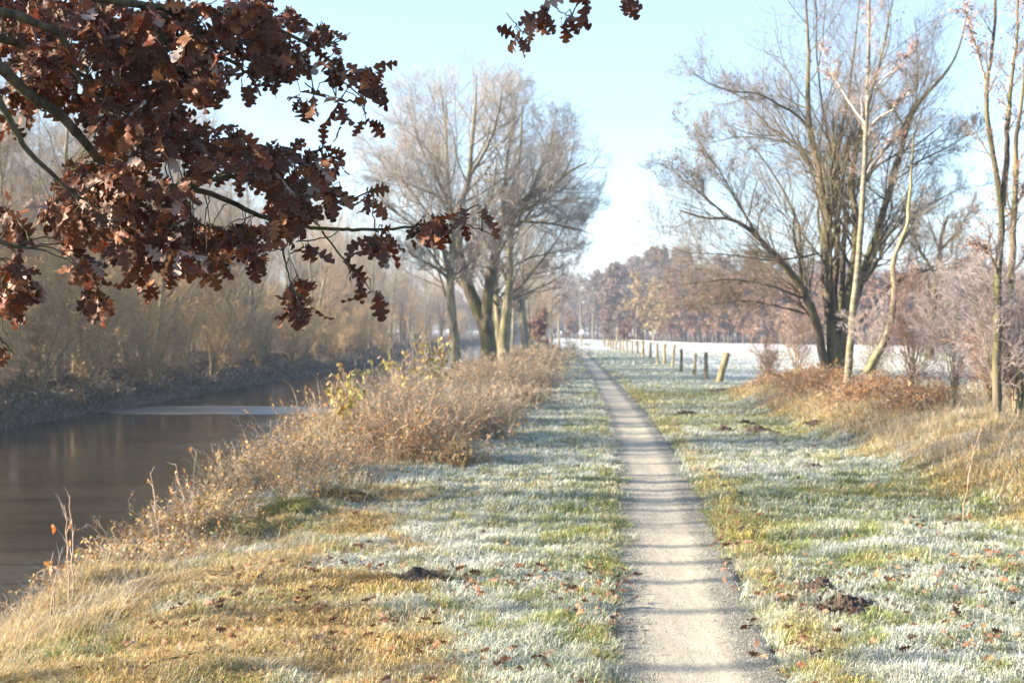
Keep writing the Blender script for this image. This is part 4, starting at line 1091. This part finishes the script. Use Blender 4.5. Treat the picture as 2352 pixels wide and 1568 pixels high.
GRP = 'bare trees along the far river bank'
front = [(20.5, -18.5, .95), (25.5, -19.3, .8), (29.5, -18.2, .9), (34, -20, 1.), (38.5, -18.6, .9), (43, -18.9, 1.05), (48, -20.5, .95), (53, -18.8, 1.0), (59, -19.5, 1.05), (65, -18.6, .95), (72, -20, 1.05),
         (80, -18.8, 1.), (89, -19.5, 1.05), (99, -18.7, 1.), (110, -19.5, 1.05), (123, -19, 1.1), (138, -19, 1.1), (17.2, -20.5, .9), (19, -22.5, .85), (23, -21, .9), (27.5, -22, .9), (31.5, -21.5, .85), (36, -23, .9), (40.5, -21.5, .95)]
labs = {43: 'tall bare tree with thick upright trunk at the left edge of the far bank', 72: 'tall grey bare tree on the far bank, its crown against the sky'}
for j, (y, t, s) in enumerate(front):
    put_tree(j % 4, t + .038 * y, y, s * g.uniform(.92, 1.08), g.uniform(0, 6.28), labs.get(y, 'bare grey tree in the row along the far river bank'), GRP)
ptr, pcm = proto(np.random.default_rng(150), H=13, spread=2.0, r=.12, m=(7, 5, 4, 3), u0=.72, rm=.005, cols=GREY)
pm_ = (ptr.build('trunk', M_bark2), pcm.build('crown', M_twig))
for j, y in enumerate([5.2, 6.7, 4.3, 8.5, 7.7, 9.4, 12.6, 13.3, 14.1, 14.9, 10.7, 11.6, 16.3, 17.8, 19.6, 21.6, 23.4, 26.4, 28.4, 30.4]):
    root = thing('wood_tree', (-18.2 + .4 * (j % 3), y, float(height(-18.2, y))), 'slender tree on the far bank outside the left of the picture', 'tree', 'slender trees outside the left of the picture')
    for o in pm_:
        c = o if j == 0 else o.copy()
        if j: COL.objects.link(c)
        c.parent = root
    root.rotation_euler = (0, 0, j * 1.7); root.scale = (1 + .4 * (j in (6, 7, 8, 9)),) * 2 + (1,)
# extra thick casters between the camera side and the wood: large old tree outside the frame at left
put_tree(2, -17.6 + .6, 13.6, 1.05, 1., 'bare tree on the far bank outside the left of the picture', GRP)

# deeper rows of the wood
fg = np.random.default_rng(91)
for k_ in range(190):
    if k_ < 50: y = fg.uniform(42, 100); t = fg.uniform(-38, -21.5)
    elif k_ < 90: y = fg.uniform(90, 240); t = fg.uniform(-40, -21)
    elif k_ < 130: y = fg.uniform(110, 240); t = fg.uniform(-45, -19)
    else: y = fg.uniform(160, 420); t = fg.uniform(-95, -20)
    put_tree(int(fg.integers(0, 4)), t + .038 * y, y, fg.uniform(.82, 1.12), fg.uniform(0, 6.28), 'grey brown bare tree deep in the wood behind the far river bank', 'bare trees of the wood behind the far river bank')

GN = 'bare trees further along the near river bank'
for j, (y, t, s) in enumerate([(66, -3.4, .7), (96, -3.6, .75), (112, -2.8, .62), (132, -3.6, .8), (150, -2.9, .7), (175, -3.5, .85), (205, -3, .8), (240, -4, .9), (285, -4, .95), (320, -3, 1.)]):
    put_tree(j % 4, t + .038 * y, y, s, 1.3 * j, 'hazy bare tree in the row continuing along the near river bank', GN)
for k_ in range(44):
    y = fg.uniform(250, 420); px = fg.uniform(700, 1300); put_tree(int(fg.integers(0, 4)), (px - CX) / FPX * y if px > 1250 or (px - CX) / FPX - .038 < -18. / y or y > 335 else -22 - fg.uniform(0, 20) + .038 * y, y, fg.uniform(.85, 1.15), fg.uniform(0, 6.28), 'grey brown bare tree deep in the wood behind the far river bank', 'bare trees of the wood behind the far river bank')
# undergrowth on the far bank
fg = np.random.default_rng(92)
sh = [proto(np.random.default_rng(300 + i), H=3.6, spread=2.6, r=.035, multi=7, m=(7, 6, 4, 3), u0=.1, rm=.005, cols=WARM, lmul=1.5, leafc=np.array([[.34, .20, .08], [.26, .14, .06]]), leafn=260, leafs=.09) for i in range(3)]
sm = []
for tr, cm in sh:
    cm.merge(tr); sm.append(cm.build('bank_shrub', M_twig))
lab_s = 'tangled brown leafless shrub leaning over the water on the far bank'
used = [False] * 3
for k_ in range(60):
    y = 37 + 110 * (k_ / 60.) ** 1.35 + fg.uniform(-1, 1); t = fg.uniform(-18.4, -17.3) if k_ % 2 else fg.uniform(-20.5, -18.8); x = t + .038 * y
    o = sm[k_ % 3]
    if used[k_ % 3]: o = o.copy(); COL.objects.link(o)
    used[k_ % 3] = True
    o.location = (x, y, float(height(x, y)) - .1); s = fg.uniform(.85, 1.45); o.scale = (s, s, s * fg.uniform(.8, 1.15)); o.rotation_euler = (fg.normal(0, .1), fg.uniform(.05, .3), fg.uniform(0, 6.28))
    tag(o, lab_s, 'shrub', 'shrubs along the far river bank')
for k_ in range(110):
    y = fg.uniform(44, 330); t = fg.uniform(-40, -20) if y < 120 else fg.uniform(-60, -19); x = t + .038 * y
    o = sm[k_ % 3].copy(); COL.objects.link(o); o.location = (x, y, float(height(x, y)) - .1); s = fg.uniform(1., 1.7); o.scale = (s, s, s); o.rotation_euler = (0, 0, fg.uniform(0, 6.28))
    tag(o, 'brown leafless shrub among the trunks of the wood across the river', 'shrub', 'shrubs of the wood across the river')
# sedge and brambles hanging to the water's edge, bank shade put into their colours
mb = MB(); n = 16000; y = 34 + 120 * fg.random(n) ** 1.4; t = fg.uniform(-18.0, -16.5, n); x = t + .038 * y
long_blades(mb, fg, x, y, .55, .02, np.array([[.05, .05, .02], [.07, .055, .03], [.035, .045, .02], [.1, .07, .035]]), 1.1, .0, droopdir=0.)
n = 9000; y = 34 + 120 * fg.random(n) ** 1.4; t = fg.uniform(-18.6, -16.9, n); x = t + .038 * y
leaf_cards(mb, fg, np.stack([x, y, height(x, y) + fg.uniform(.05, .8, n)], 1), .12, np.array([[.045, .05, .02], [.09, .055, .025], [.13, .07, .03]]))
tag(mb.build('undergrowth', M_herb), kind='stuff', label='sedge and brambles at the water line of the far bank, coloured dark for the shade there', cat='undergrowth')

# ------------------------------------------------------------------ brambles and dry herbs on the near bank
HB = np.array([[.46, .29, .09], [.42, .23, .06], [.38, .17, .04], [.48, .35, .15], [.28, .14, .04], [.46, .36, .18]])


def bramble(name, label, cat, group, x, y, w, h, seed, n=150, leafn=1500, cols=HB, leafcols=None, lsize=.035, mat=None, ws=1.0, frost=.5, upr=.0):
    g = np.random.default_rng(seed); mb = MB()
    z0 = float(height(x, y))
    bx = g.normal(0, w * .45, n); by = g.normal(0, w * .45, n)
    bz = height(x + bx, y + by) - z0 - .03
    a = g.uniform(0, 6.28, n); H = h * g.uniform(.35, 1.1, n); ll = H * g.uniform(.2, 1.5, n) * (1 - upr)
    u = np.linspace(0, 1, 8); ar = g.uniform(0, .9, n)[:, None] * (1 - upr)
    P = np.stack([bx[:, None] + np.cos(a)[:, None] * ll[:, None] * u ** 1.4, by[:, None] + np.sin(a)[:, None] * ll[:, None] * u ** 1.4, bz[:, None] + H[:, None] * (1.1 * u - ar * .9 * u ** 2.4)], -1)
    P[:, 1:] += g.normal(0, .012, (n, 7, 3))
    r = np.full(n, .0035 * ws) * g.uniform(.6, 1.6, n)
    c = cols[g.integers(0, len(cols), n)] * g.uniform(.7, 1.2, (n, 1))
    f = np.clip(frost * u[None] + g.normal(0, .15, (n, 1)), 0, .85)[..., None]
    tubes(mb, P, r[:, None] * np.linspace(1, .5, 8), 4, c[:, None] * (1 - f) + np.array([.62, .56, .46]) * f)
    Ln = H
    Q, RR, l2 = grow(g, P, np.repeat(r[:, None], 8, 1), Ln, dict(m=6, n=4, ang=50, asd=15, lr=.35, rr=.7, tap=.5, w=.2, up=.03, u=(.2, 1), rmin=.0018 * ws))
    c2 = (cols[g.integers(0, len(cols), len(Q))] * .6 + np.array([.56, .47, .34]) * .4) * g.uniform(.7, 1.15, (len(Q), 1))
    tubes(mb, Q, RR, 3, c2)
    if leafn:
        S = Q.reshape(-1, 3); e = S[g.integers(0, len(S), leafn)] * np.array([1, 1, 1.]) + g.normal(0, .015, (leafn, 3))
        leaf_cards(mb, g, e, lsize, cols if leafcols is None else leafcols, .8)
    o = mb.build(name, mat or M_herb); o.location = (x, y, z0)
    tag(o, label, cat, group)
    return o


RUST = np.array([[.40, .15, .05], [.34, .11, .03], [.44, .22, .08], [.26, .09, .03]])
YLW = np.array([[.42, .34, .08], [.40, .33, .12], [.28, .30, .08], [.38, .2, .06]])
GRN = np.array([[.12, .17, .05], [.4, .25, .12], [.5, .36, .2], [.2, .12, .06]])
GB = 'frosted brambles and dry herbs on the near river bank'
def tx(t, y): return t + .038 * y
HBF = HB * .7 + np.array([.52, .44, .36]) * .3
B_ = [  # y, t, width, height, leaf colours, label
    (11.2, -3.7, .5, .30, GRN, 'low bramble sprig with green leaves at the lowest end of the bank, above the water'),
    (12.6, -3.4, .6, .42, HB, 'low frosted bramble patch at the near end of the bank scrub'),
    (14.4, -3.3, .75, .55, GRN, 'bramble patch with frosted seed heads and a few green leaves over the water'),
    (16.4, -3.2, .8, .75, HB, 'pinkish frosted bramble clump between the low patch and the rusty leaves'),
    (18.6, -3.0, .9, .95, HB, 'pale frosted bramble clump behind the rusty leaved plant on the bank edge'),
    (18.3, -2.1, .75, 1.0, RUST, 'clump of rusty orange dead leaves in the middle of the bank scrub'),
    (18.0, -1.45, .5, .45, GRN, 'low dark bramble with green frosted leaves where the scrub meets the verge'),
    (21.5, -2.4, .9, 1.15, HB, 'tall tangle of frosted stems behind the rusty leaved clump'),
    (22.8, -1.5, .8, .85, HB, 'broad pink grey frosted bramble beside the white verge'),
    (25.5, -2.8, 1., 1.35, HB, 'tall frosted bramble below the trees on the river side'),
    (26.5, -1.6, .9, .95, HB, 'frosted bramble mound beside the verge, third from the rusty one'),
    (31.0, -2.2, 1.1, 1.25, HB, 'frosted scrub mound in front of the pale trunked tree'),
    (33.0, -1.1, .8, .65, HB, 'low frosted scrub with a dark gap at its foot'),
    (38.0, -2.1, 1.2, 1.25, HB, 'frosted scrub in front of the V shaped tree'),
    (42.0, -1.1, 1.0, .85, HB, 'low white scrub bulging onto the verge in front of the twin trunks'),
    (48.0, -1.8, 1.4, 1.2, HB, 'frosted scrub round the foot of the twin trunked tree'),
    (57.0, -1.6, 1.5, 1.2, HB, 'pale scrub just beyond the twin trunked tree'),
    (70.0, -1.6, 1.8, 1.3, HB, 'hazy pale scrub at the foot of the sunlit trunk'),
    (88.0, -1.5, 2.2, 1.4, HB, 'farthest hazy scrub beside the path end')]
for i, (y, t, w, h, lc, lab) in enumerate(B_):
    k = 1 + max(0, y - 20) / 26
    bramble('bramble_bush', lab, 'bush', GB, tx(t, y), y, w, h * (.92 if y < 24 else .8), 400 + i, n=int(230 + 80 * w), leafn=2400 if y < 20 else 1700, leafcols=(lc if lc is RUST else np.vstack([lc, HB, C_STRAW])) if y < 21 else HBF, lsize=.036 * k, ws=k, frost=.7 if y < 21 else .8, upr=.35, cols=HB if y < 21 else HBF)

# fill between them: dry stems, uncountable
g = np.random.default_rng(55); mb = MB()
n = 26000; y = 11 + 60 * g.random(n) ** 1.7; t = np.where(g.random(n) < .5, g.uniform(-4.1, -2.4, n), g.uniform(-4., -1.2, n))
ok = t < np.interp(y, [11, 14, 17, 21, 30, 70], [-2.9, -2.4, -1.6, -1.3, -1.0, -.9]); x = tx(t, y)[ok]; y = y[ok]
hh = np.interp(y, [11, 14, 18, 24, 40, 70], [.2, .32, .52, .8, .85, .9]); hh = hh * g.uniform(.4, 1., len(y))
wd = .004 * (1 + np.maximum(0, y - 16) / 14)
long_blades(mb, g, x, y, hh, wd, np.vstack([HB, HBF, C_STRAW]), .55, .55)
zz = height(x, y) + hh * g.uniform(.1, 1, len(y))
for a_, b_ in ((10, 20), (20, 35), (35, 71)):
    s_ = (y > a_) & (y <= b_)
    leaf_cards(mb, g, np.stack([x, y, zz], 1)[s_], .03 * (1 + max(0, a_ - 10) / 14.), np.vstack([HB, HB, RUST * 1.1, C_FROST[:1]]))
tag(mb.build('dry_herbs', M_herb, smooth=False), kind='stuff', label='dry frosted stalks filling the near river bank', cat='dry herbs')

# yellow leaved shrubs and tall dead stalks
def stalks(name, label, cat, pts, Y, h, seed, leafcols=None, r=.005, lean=.12, n=1, lsz=.11, nl=7, group=None):
    g = np.random.default_rng(seed); x, y = pts; root = thing(name, (x, y, float(height(x, y)) - .03), label, cat, group)
    sm_ = MB(); lv_ = MB(); k = 1 + max(0, y - 16) / 16
    P = []
    for j in range(n):
        a = g.uniform(0, 6.28); u = np.linspace(0, 1, 9)[:, None]; b = np.array([g.normal(0, .08), g.normal(0, .08), 0]) * (n > 1)
        H = h * g.uniform(.7, 1.05); P.append(b + np.array([math.cos(a) * lean * H, math.sin(a) * lean * H, H]) * np.hstack([u ** 1.6, u ** 1.6, u]) + g.normal(0, .006, (9, 3)))
    P = np.array(P); tubes(sm_, P, np.full((n, 1), r * k) * np.linspace(1, .4, 9), 5, (.36, .27, .2))
    Q, RR, l2 = grow(g, P, np.full((n, 9), r * k * .8), np.full(n, h), dict(m=5, n=4, ang=38, lr=.28, rr=.6, tap=.5, w=.12, up=.08, u=(.4, 1), rmin=.0016 * k)); tubes(sm_, Q, RR, 3, (.42, .34, .28))
    sm_.build('stems', M_frosttwig, root)
    if leafcols is not None:
        E = np.concatenate([Q[:, -1], Q[:, 2], P[:, -1], P[:, 6]]); e = E[g.integers(0, len(E), nl * n)]
        leaf_cards(lv_, g, e, lsz * (1 + max(0, y - 16) / 30), leafcols, 2.2); lv_.build('leaves', M_herb, root)
    return root


def bp_(px, Y): return ((px - CX) / FPX * Y, Y)
stalks('yellow_leaved_shrub', 'shrub with drooping yellow leaves at the river edge, left of the rusty leaved clump', 'shrub', bp_(800, 18.5), 0, 1.1, 1, YLW, n=14, nl=20, lsz=.07)
stalks('yellow_leaved_shrub', 'single tall stalk topped with a yellow leaf tuft against the dark river wood', 'shrub', bp_(855, 21.5), 0, 1.65, 2, YLW, n=1, nl=20, lean=.02, lsz=.08)
stalks('yellow_leaved_shrub', 'upright shrub with small yellow leaves in front of the pale trunked tree', 'shrub', bp_(1000, 26), 0, 1.75, 3, YLW, n=16, nl=14, lean=.2, lsz=.07)
stalks('yellow_leaved_shrub', 'upright shrub with fading yellow leaves left of the pale trunked tree', 'shrub', bp_(930, 25), 0, 1.6, 4, YLW, n=14, nl=11, lean=.2, lsz=.07)
for i, (px, Y, h, lab) in enumerate([(a_[0], a_[1], a_[2] * (1.25 if a_[1] < 13 else 1), a_[3]) for a_ in [(745, 17.5, 1.1, 'tall bare stalk leaning over the river beside the yellow shrub'), (715, 17.2, 1.05, 'tall dead stalk with curled tip over the water'), (400, 11.8, .62, 'thin seed stalk standing alone against the water on the lower bank'),
                                     (440, 12.6, .62, 'second thin seed stalk against the water, just right of the lone one'), (160, 9.6, .6, 'drooping grass stalk over the water at lower left'), (120, 9.2, .5, 'short straight stalk beside the drooping one at lower left'),
                                     (560, 14.2, .6, 'dead stalk with brown curled leaf over the water'), (960, 27, 1.9, 'tallest thin stalk among the yellow leaved shrubs'), (905, 24, 1.6, 'bare reddish stalk left of the yellow leaved shrubs')]]):
    stalks('dead_stalk', lab, 'stalk', bp_(px, Y), 0, h, 20 + i, RUST, n=2 if Y < 13 else 3, nl=3, lean=.2, r=.006 if Y < 13 else .0055, lsz=.05, group='dead stalks on the river bank')

# ------------------------------------------------------------------ right bank shrubs
GR = 'frosted shrubs on the right bank'
FZ = np.array([[.22, .18, .16], [.26, .21, .20], [.34, .30, .31], [.28, .22, .21]])
def frshrub(name, label, px, Y, H, W, seed, cols=FZ, stems_n=7, leafn=0, leafc=None, r=.016, m=(7, 6, 4, 3)):
    Y = 5.7 / ((px - CX) / FPX - .038) * (1 + (seed % 3 - 1) * .03)
    g = np.random.default_rng(seed); x = (px - CX) / FPX * Y; z0 = float(height(x, Y))
    st = []
    for j in range(stems_n):
        a = g.uniform(0, 6.28); e = np.array([math.cos(a) * W * g.uniform(.2, .8), math.sin(a) * W * g.uniform(.2, .8), H * g.uniform(.75, 1.)])
        st.append((np.array([x, Y, z0 - .1]) + np.array([[0, 0, 0], e * [.12, .12, .35], e * [.5, .5, .7], e]), [r, r * .2], 'stem'))
    ro = make_tree(name, label, 'shrub', st, levels(1., .4, m=m, lmax=(H * .4, H * .2, H * .12, H * .07), rm=.0018 * (1 + Y / 40), u0=.15, up=(.12, .08, .05, .03)), None, M_bark2, cols=[tuple(c) for c in cols], group=GR, seed=seed, leafn=leafn, leafc=leafc, leafs=.05, twigmat=M_frosttwig)
    return ro
frshrub('frosted_shrub', 'large lavender grey frosted shrub in front of the low dark tree on the right bank', 2190, 17.5, 2.2, 1.15, 31, m=(8, 7, 5, 3))
frshrub('frosted_shrub', 'frosted shrub with long pale arching shoots at the right edge', 2345, 15.5, 1.9, .9, 32)
frshrub('frosted_shrub', 'reddish brown shrub with dark stems between the curved young tree and the lavender shrub', 2095, 20.5, 2.3, .6, 33, cols=np.array([[.2, .10, .06], [.24, .13, .09], [.28, .18, .14], [.2, .09, .06]]))
frshrub('frosted_shrub', 'grey frosted twiggy shrub in front of the many stemmed tree foot', 1830, 27, 1.9, 1.1, 34, cols=np.array([[.22, .13, .09], [.26, .18, .14], [.3, .24, .22], [.24, .15, .12]]))
frshrub('frosted_shrub', 'frosted shrub just right of the birch foot', 2000, 25.5, 1.7, 1.0, 35)
frshrub('frosted_shrub', 'thin frosted shrub behind the tussocks at far right', 2290, 22, 2.3, 1.3, 36)
frshrub('frosted_shrub', 'small spreading brown shrub nearest the leaning fence post', 1770, 31, 1.4, 1.0, 37, cols=np.array([[.22, .12, .07], [.26, .17, .11], [.3, .2, .15], [.22, .12, .07]]))
frshrub('frosted_shrub', 'brown shrub wrapped round the foot of the forked slim tree', 2275, 17, 1.3, .5, 38, cols=np.array([[.2, .10, .05], [.26, .15, .09], [.3, .2, .15], [.22, .11, .06]]))
frshrub('frosted_shrub', 'brown and grey shrub right of the forked slim tree foot', 2330, 16, 1.5, .5, 41, cols=np.array([[.2, .12, .07], [.26, .17, .12], [.3, .24, .2], [.22, .13, .08]]))
BRN = np.array([[.28, .13, .05], [.24, .10, .04], [.36, .20, .08], [.42, .28, .13]])
for i, (px, Y, w, h, lab) in enumerate([(1900, 26, .9, .75, 'rusty brown bracken patch at the foot of the birch'), (2000, 22.5, .8, .7, 'rusty brown bracken patch between the birch and the reddish shrub'), (2110, 18.5, .7, .8, 'dense rusty bracken below the reddish brown shrub'),
                                       (1780, 30, .7, .45, 'tawny bracken patch beside the leaning fence post'), (1850, 28, .8, .6, 'dark brown bracken in front of the many stemmed tree')]):
    Y = 5.45 / ((px - CX) / FPX - .038); h *= .8
    bramble('bracken_clump', lab, 'bracken', 'brown bracken on the right bank', (px - CX) / FPX * Y, Y, w, h, 600 + i, n=230, leafn=2600, cols=BRN, lsize=.05, ws=1.2, frost=.2)
for i, (px, Y, h, lab) in enumerate([(2210, 12.6, .95, 'single reddish stalk leaning up from the front of the right bank'), (2270, 14, 1.1, 'pale arching reed stalk on the right bank')]):
    stalks('dead_stalk', lab, 'stalk', bp_(px, Y), 0, h, 50 + i, BRN, n=1, nl=3, lean=.35, lsz=.05)

# ------------------------------------------------------------------ far woods beyond the meadow
fg = np.random.default_rng(95)
def leafy(i, H, spread, cols, lc, leafn, ls=.35, mm=(10, 6, 4, 2)):
    return proto(np.random.default_rng(500 + i), H=H, spread=spread, r=.18, m=mm, rm=.03, cols=cols, leafc=lc, leafn=leafn, leafs=ls, u0=.12)
LAV = [(.10, .09, .085), (.14, .12, .115), (.17, .145, .14), (.20, .17, .165)]
RUS = np.array([[.22, .125, .085], [.24, .145, .10], [.17, .105, .075], [.22, .155, .115]])
MIX = np.array([[.17, .135, .115], [.20, .165, .13], [.14, .11, .10]])
YL2 = np.array([[.36, .29, .14], [.30, .23, .13], [.28, .2, .12]])
kinds = {'russet': [leafy(i, 9, 4.4, LAV, RUS, 3600, .4) for i in (1, 2)], 'mixed': [leafy(i, 13, 5.2, LAV, MIX, 3600, .42) for i in (3, 4)], 'pale': [leafy(i, 11, 4.0, LAV, YL2, 2200, .35) for i in (5,)], 'bare': [leafy(i, 14, 4, LAV, MIX, 500, .3) for i in (6, 7)]}
def wood(name, label, spots, matl=M_far, nm='woodland'):
    mb = MB()
    for (px, Y, H, kd) in spots:
        pr = kinds[kd][fg.integers(0, len(kinds[kd]))]; H0 = {'russet': 9, 'mixed': 13, 'pale': 11, 'bare': 14}[kd]
        x = (px - CX) / FPX * Y; s = H / H0; a = fg.uniform(0, 6.28); z = float(height(x, Y)) - .1
        Mt = np.array([[math.cos(a), -math.sin(a), 0], [math.sin(a), math.cos(a), 0], [0, 0, 1]]) * s
        mb.merge(pr[0], Mt, (x, Y, z)); mb.merge(pr[1], Mt, (x, Y, z))
    return tag(mb.build(nm, matl, smooth=False), kind='stuff', label=label, cat='wood')
sp = []
for px in np.arange(1530, 2500, 12): sp.append((px + fg.uniform(-8, 8), np.interp(px, [1500, 1800, 2352], [215, 178, 145]) + fg.uniform(-2, 12), np.interp(px, [1500, 1540, 1900, 2352], [6, 9.2, 8.4, 6.3]) * fg.uniform(.94, 1.04), 'russet' if px < 2000 or fg.random() < .5 else 'mixed'))
for px in np.arange(1520, 2500, 20): sp.append((px + fg.uniform(-8, 8), np.interp(px, [1500, 1800, 2352], [222, 186, 152]) + fg.uniform(4, 22), fg.uniform(3.5, 5.), 'mixed'))
for px in np.arange(1400, 2500, 14): sp.append((px, np.interp(px, [1400, 1800, 2352], [245, 200, 172]), np.interp(px, [1400, 1500, 1800, 2352], [9, 11, 9.5, 8]), 'mixed'))
wood('russet', 'russet brown wood edge on the far side of the meadow', sp)
sp = []
for px in np.arange(1390, 2500, 13): sp.append((px + fg.uniform(-10, 10), fg.uniform(255, 320), np.interp(px, [1390, 1500, 1700, 2352], [13.5, 16.5, 15.5, 13.5]) * fg.uniform(.95, 1.04), 'mixed' if fg.random() < .6 else 'bare'))
for px in np.arange(1250, 2600, 26): sp.append((px + fg.uniform(-10, 10), fg.uniform(340, 380), np.interp(px, [1200, 1500, 1700, 2352], [15, 20, 19, 14]) * fg.uniform(.9, 1.06), 'bare'))
for px in np.arange(1040, 1430, 9): sp.append((px, fg.uniform(335, 372), fg.uniform(5, 8.5) if px > 1250 else fg.uniform(7, 11), 'mixed'))
for px in np.arange(1180, 1420, 16): sp.append((px, fg.uniform(380, 400), fg.uniform(11, 15), 'mixed'))
wood('lavender', 'tall hazy lavender grey wood behind the russet trees', sp)
FT = 'trees closing the view at the end of the path'
def far_tree(kd, px, Y, H, label, seed):
    g = np.random.default_rng(seed); pr = kinds[kd][g.integers(0, len(kinds[kd]))]; H0 = {'russet': 9, 'mixed': 13, 'pale': 11, 'bare': 14}[kd]
    key = (kd, id(pr))
    x = (px - CX) / FPX * Y; root = thing('far_tree', (x, Y, float(height(x, Y)) - .1), label, 'tree', FT)
    if key not in CACHE:
        CACHE[key] = (pr[0].build('trunk', M_bark2), pr[1].build('crown', M_far)); os_ = CACHE[key]
    else:
        os_ = []
        for o in CACHE[key]: c = o.copy(); COL.objects.link(c); os_.append(c)
    for o in os_: o.parent = root
    root.scale = (H / H0,) * 3; root.rotation_euler = (0, 0, g.uniform(0, 6.28))
CACHE = {}
for i, a in enumerate([('bare', 1335, 235, 14.5, 'tall pale hazy tree standing over the very end of the path'), ('mixed', 1420, 190, 10.5, 'purplish brown hazy tree right of the path end'), ('pale', 1462, 165, 8.8, 'pale yellowish tree between the path end and the russet wood'),
                       ('pale', 1500, 172, 7.5, 'pale frosted tree beside the left end of the russet wood'), ('mixed', 1385, 200, 7.5, 'low grey tree just right of the tiny white sign'), ('russet', 1440, 160, 3.6, 'low rusty bush at the left end of the fence'),
                       ('mixed', 1400, 165, 3.8, 'low lavender bush behind the fence end'), ('russet', 1310, 230, 5, 'small orange bush at the vanishing point of the path'), ('mixed', 1470, 158, 3.2, 'low grey bush behind the farthest fence posts'),
                       ('bare', 1268, 120, 9, 'hazy bare tree left of the path end, nearest to the bank group'), ('bare', 1285, 160, 10, 'very hazy bare tree left of the path end, farther one'), ('russet', 1240, 105, 3.4, 'small tree with red brown leaves behind the sunlit trunk'),
                       ('bare', 1300, 290, 14, 'faint tall tree directly behind the path end'), ('mixed', 1360, 260, 12, 'faint tree right behind the tall pale one'), ('pale', 1530, 168, 6, 'small pale tree at the foot of the russet wood')]):
    far_tree(*a, seed=700 + i)

# ------------------------------------------------------------------ haze
H_MIN, H_TOP = -3.2, 26.0
me = bpy.data.meshes.new('haze')
x0, x1, y0, y1 = -800, 1000, -120, 1600
vs = [(x, y, z) for z in (H_MIN, H_TOP) for y in (y0, y1) for x in (x0, x1)]
me.from_pydata(vs, [], [(0, 2, 3, 1), (4, 5, 7, 6), (0, 1, 5, 4), (2, 6, 7, 3), (0, 4, 6, 2), (1, 3, 7, 5)])
m, nt, out = new_mat('haze_air'); pv = N(nt, 'ShaderNodeVolumePrincipled'); pv.inputs['Density'].default_value = .0007; pv.inputs['Color'].default_value = (.70, .80, 1., 1); pv.inputs['Anisotropy'].default_value = .2
nt.links.new(pv.outputs[0], out.inputs['Volume']); me.materials.append(m)
hz = bpy.data.objects.new('haze', me); COL.objects.link(hz); tag(hz, 'pale morning haze over the meadow and path', 'haze', None, 'stuff')

# ------------------------------------------------------------------ light, sky, camera
EL, AZ = R(20), R(6)
sv = Vector((-math.cos(EL) * math.cos(AZ), -math.cos(EL) * math.sin(AZ), math.sin(EL)))
sun = bpy.data.lights.new('sun', 'SUN'); sun.energy = 5.0; sun.angle = R(.55); sun.color = (1, .84, .64)
so = bpy.data.objects.new('sun', sun); COL.objects.link(so); so.rotation_euler = sv.to_track_quat('Z', 'Y').to_euler()
w = bpy.data.worlds.new('World'); scene.world = w; w.use_nodes = True
nt = w.node_tree; nt.nodes.clear(); L = nt.links.new
sk = nt.nodes.new('ShaderNodeTexSky'); sk.sky_type = 'NISHITA'; sk.sun_disc = False; sk.sun_elevation = EL
sk.sun_rotation = math.atan2(sv.x, sv.y) % (2 * math.pi); sk.air_density = 1.0; sk.dust_density = .15; sk.ozone_density = 3.0
bg = nt.nodes.new('ShaderNodeBackground'); bg.inputs[1].default_value = .068; wo = nt.nodes.new('ShaderNodeOutputWorld'); mxs = nt.nodes.new('ShaderNodeMix'); mxs.data_type = 'RGBA'; mxs.inputs[0].default_value = .5; L(sk.outputs[0], mxs.inputs[6]); mxs.inputs[7].default_value = (1.6, 2.33, 3.2, 1); L(mxs.outputs[2], bg.inputs[0]); L(bg.outputs[0], wo.inputs[0])

cam = bpy.data.cameras.new('camera'); co = bpy.data.objects.new('camera', cam); COL.objects.link(co)
co.location = (0, 0, EYE); co.rotation_euler = (R(90), 0, 0); cam.lens = 50; cam.sensor_width = 36; cam.clip_end = 3000; cam.shift_y = -24 / 2352.
cam.dof.use_dof = True; cam.dof.focus_distance = 5.3; cam.dof.aperture_fstop = 6.3
scene.camera = co
scene.view_settings.view_transform = 'Standard'; scene.view_settings.look = 'None'; scene.view_settings.gamma = 1; scene.view_settings.exposure = 2.6
cy = scene.cycles
cy.max_bounces = 5; cy.diffuse_bounces = 2; cy.glossy_bounces = 2; cy.transmission_bounces = 3; cy.volume_bounces = 0; cy.transparent_max_bounces = 4
cy.use_denoising = True; cy.denoiser = 'OPENIMAGEDENOISE'; cy.denoising_input_passes = 'RGB_ALBEDO_NORMAL'; cy.sample_clamp_indirect = 4
print('TRIS', sum(len(o.data.polygons) for o in bpy.data.objects if o.type == 'MESH'))
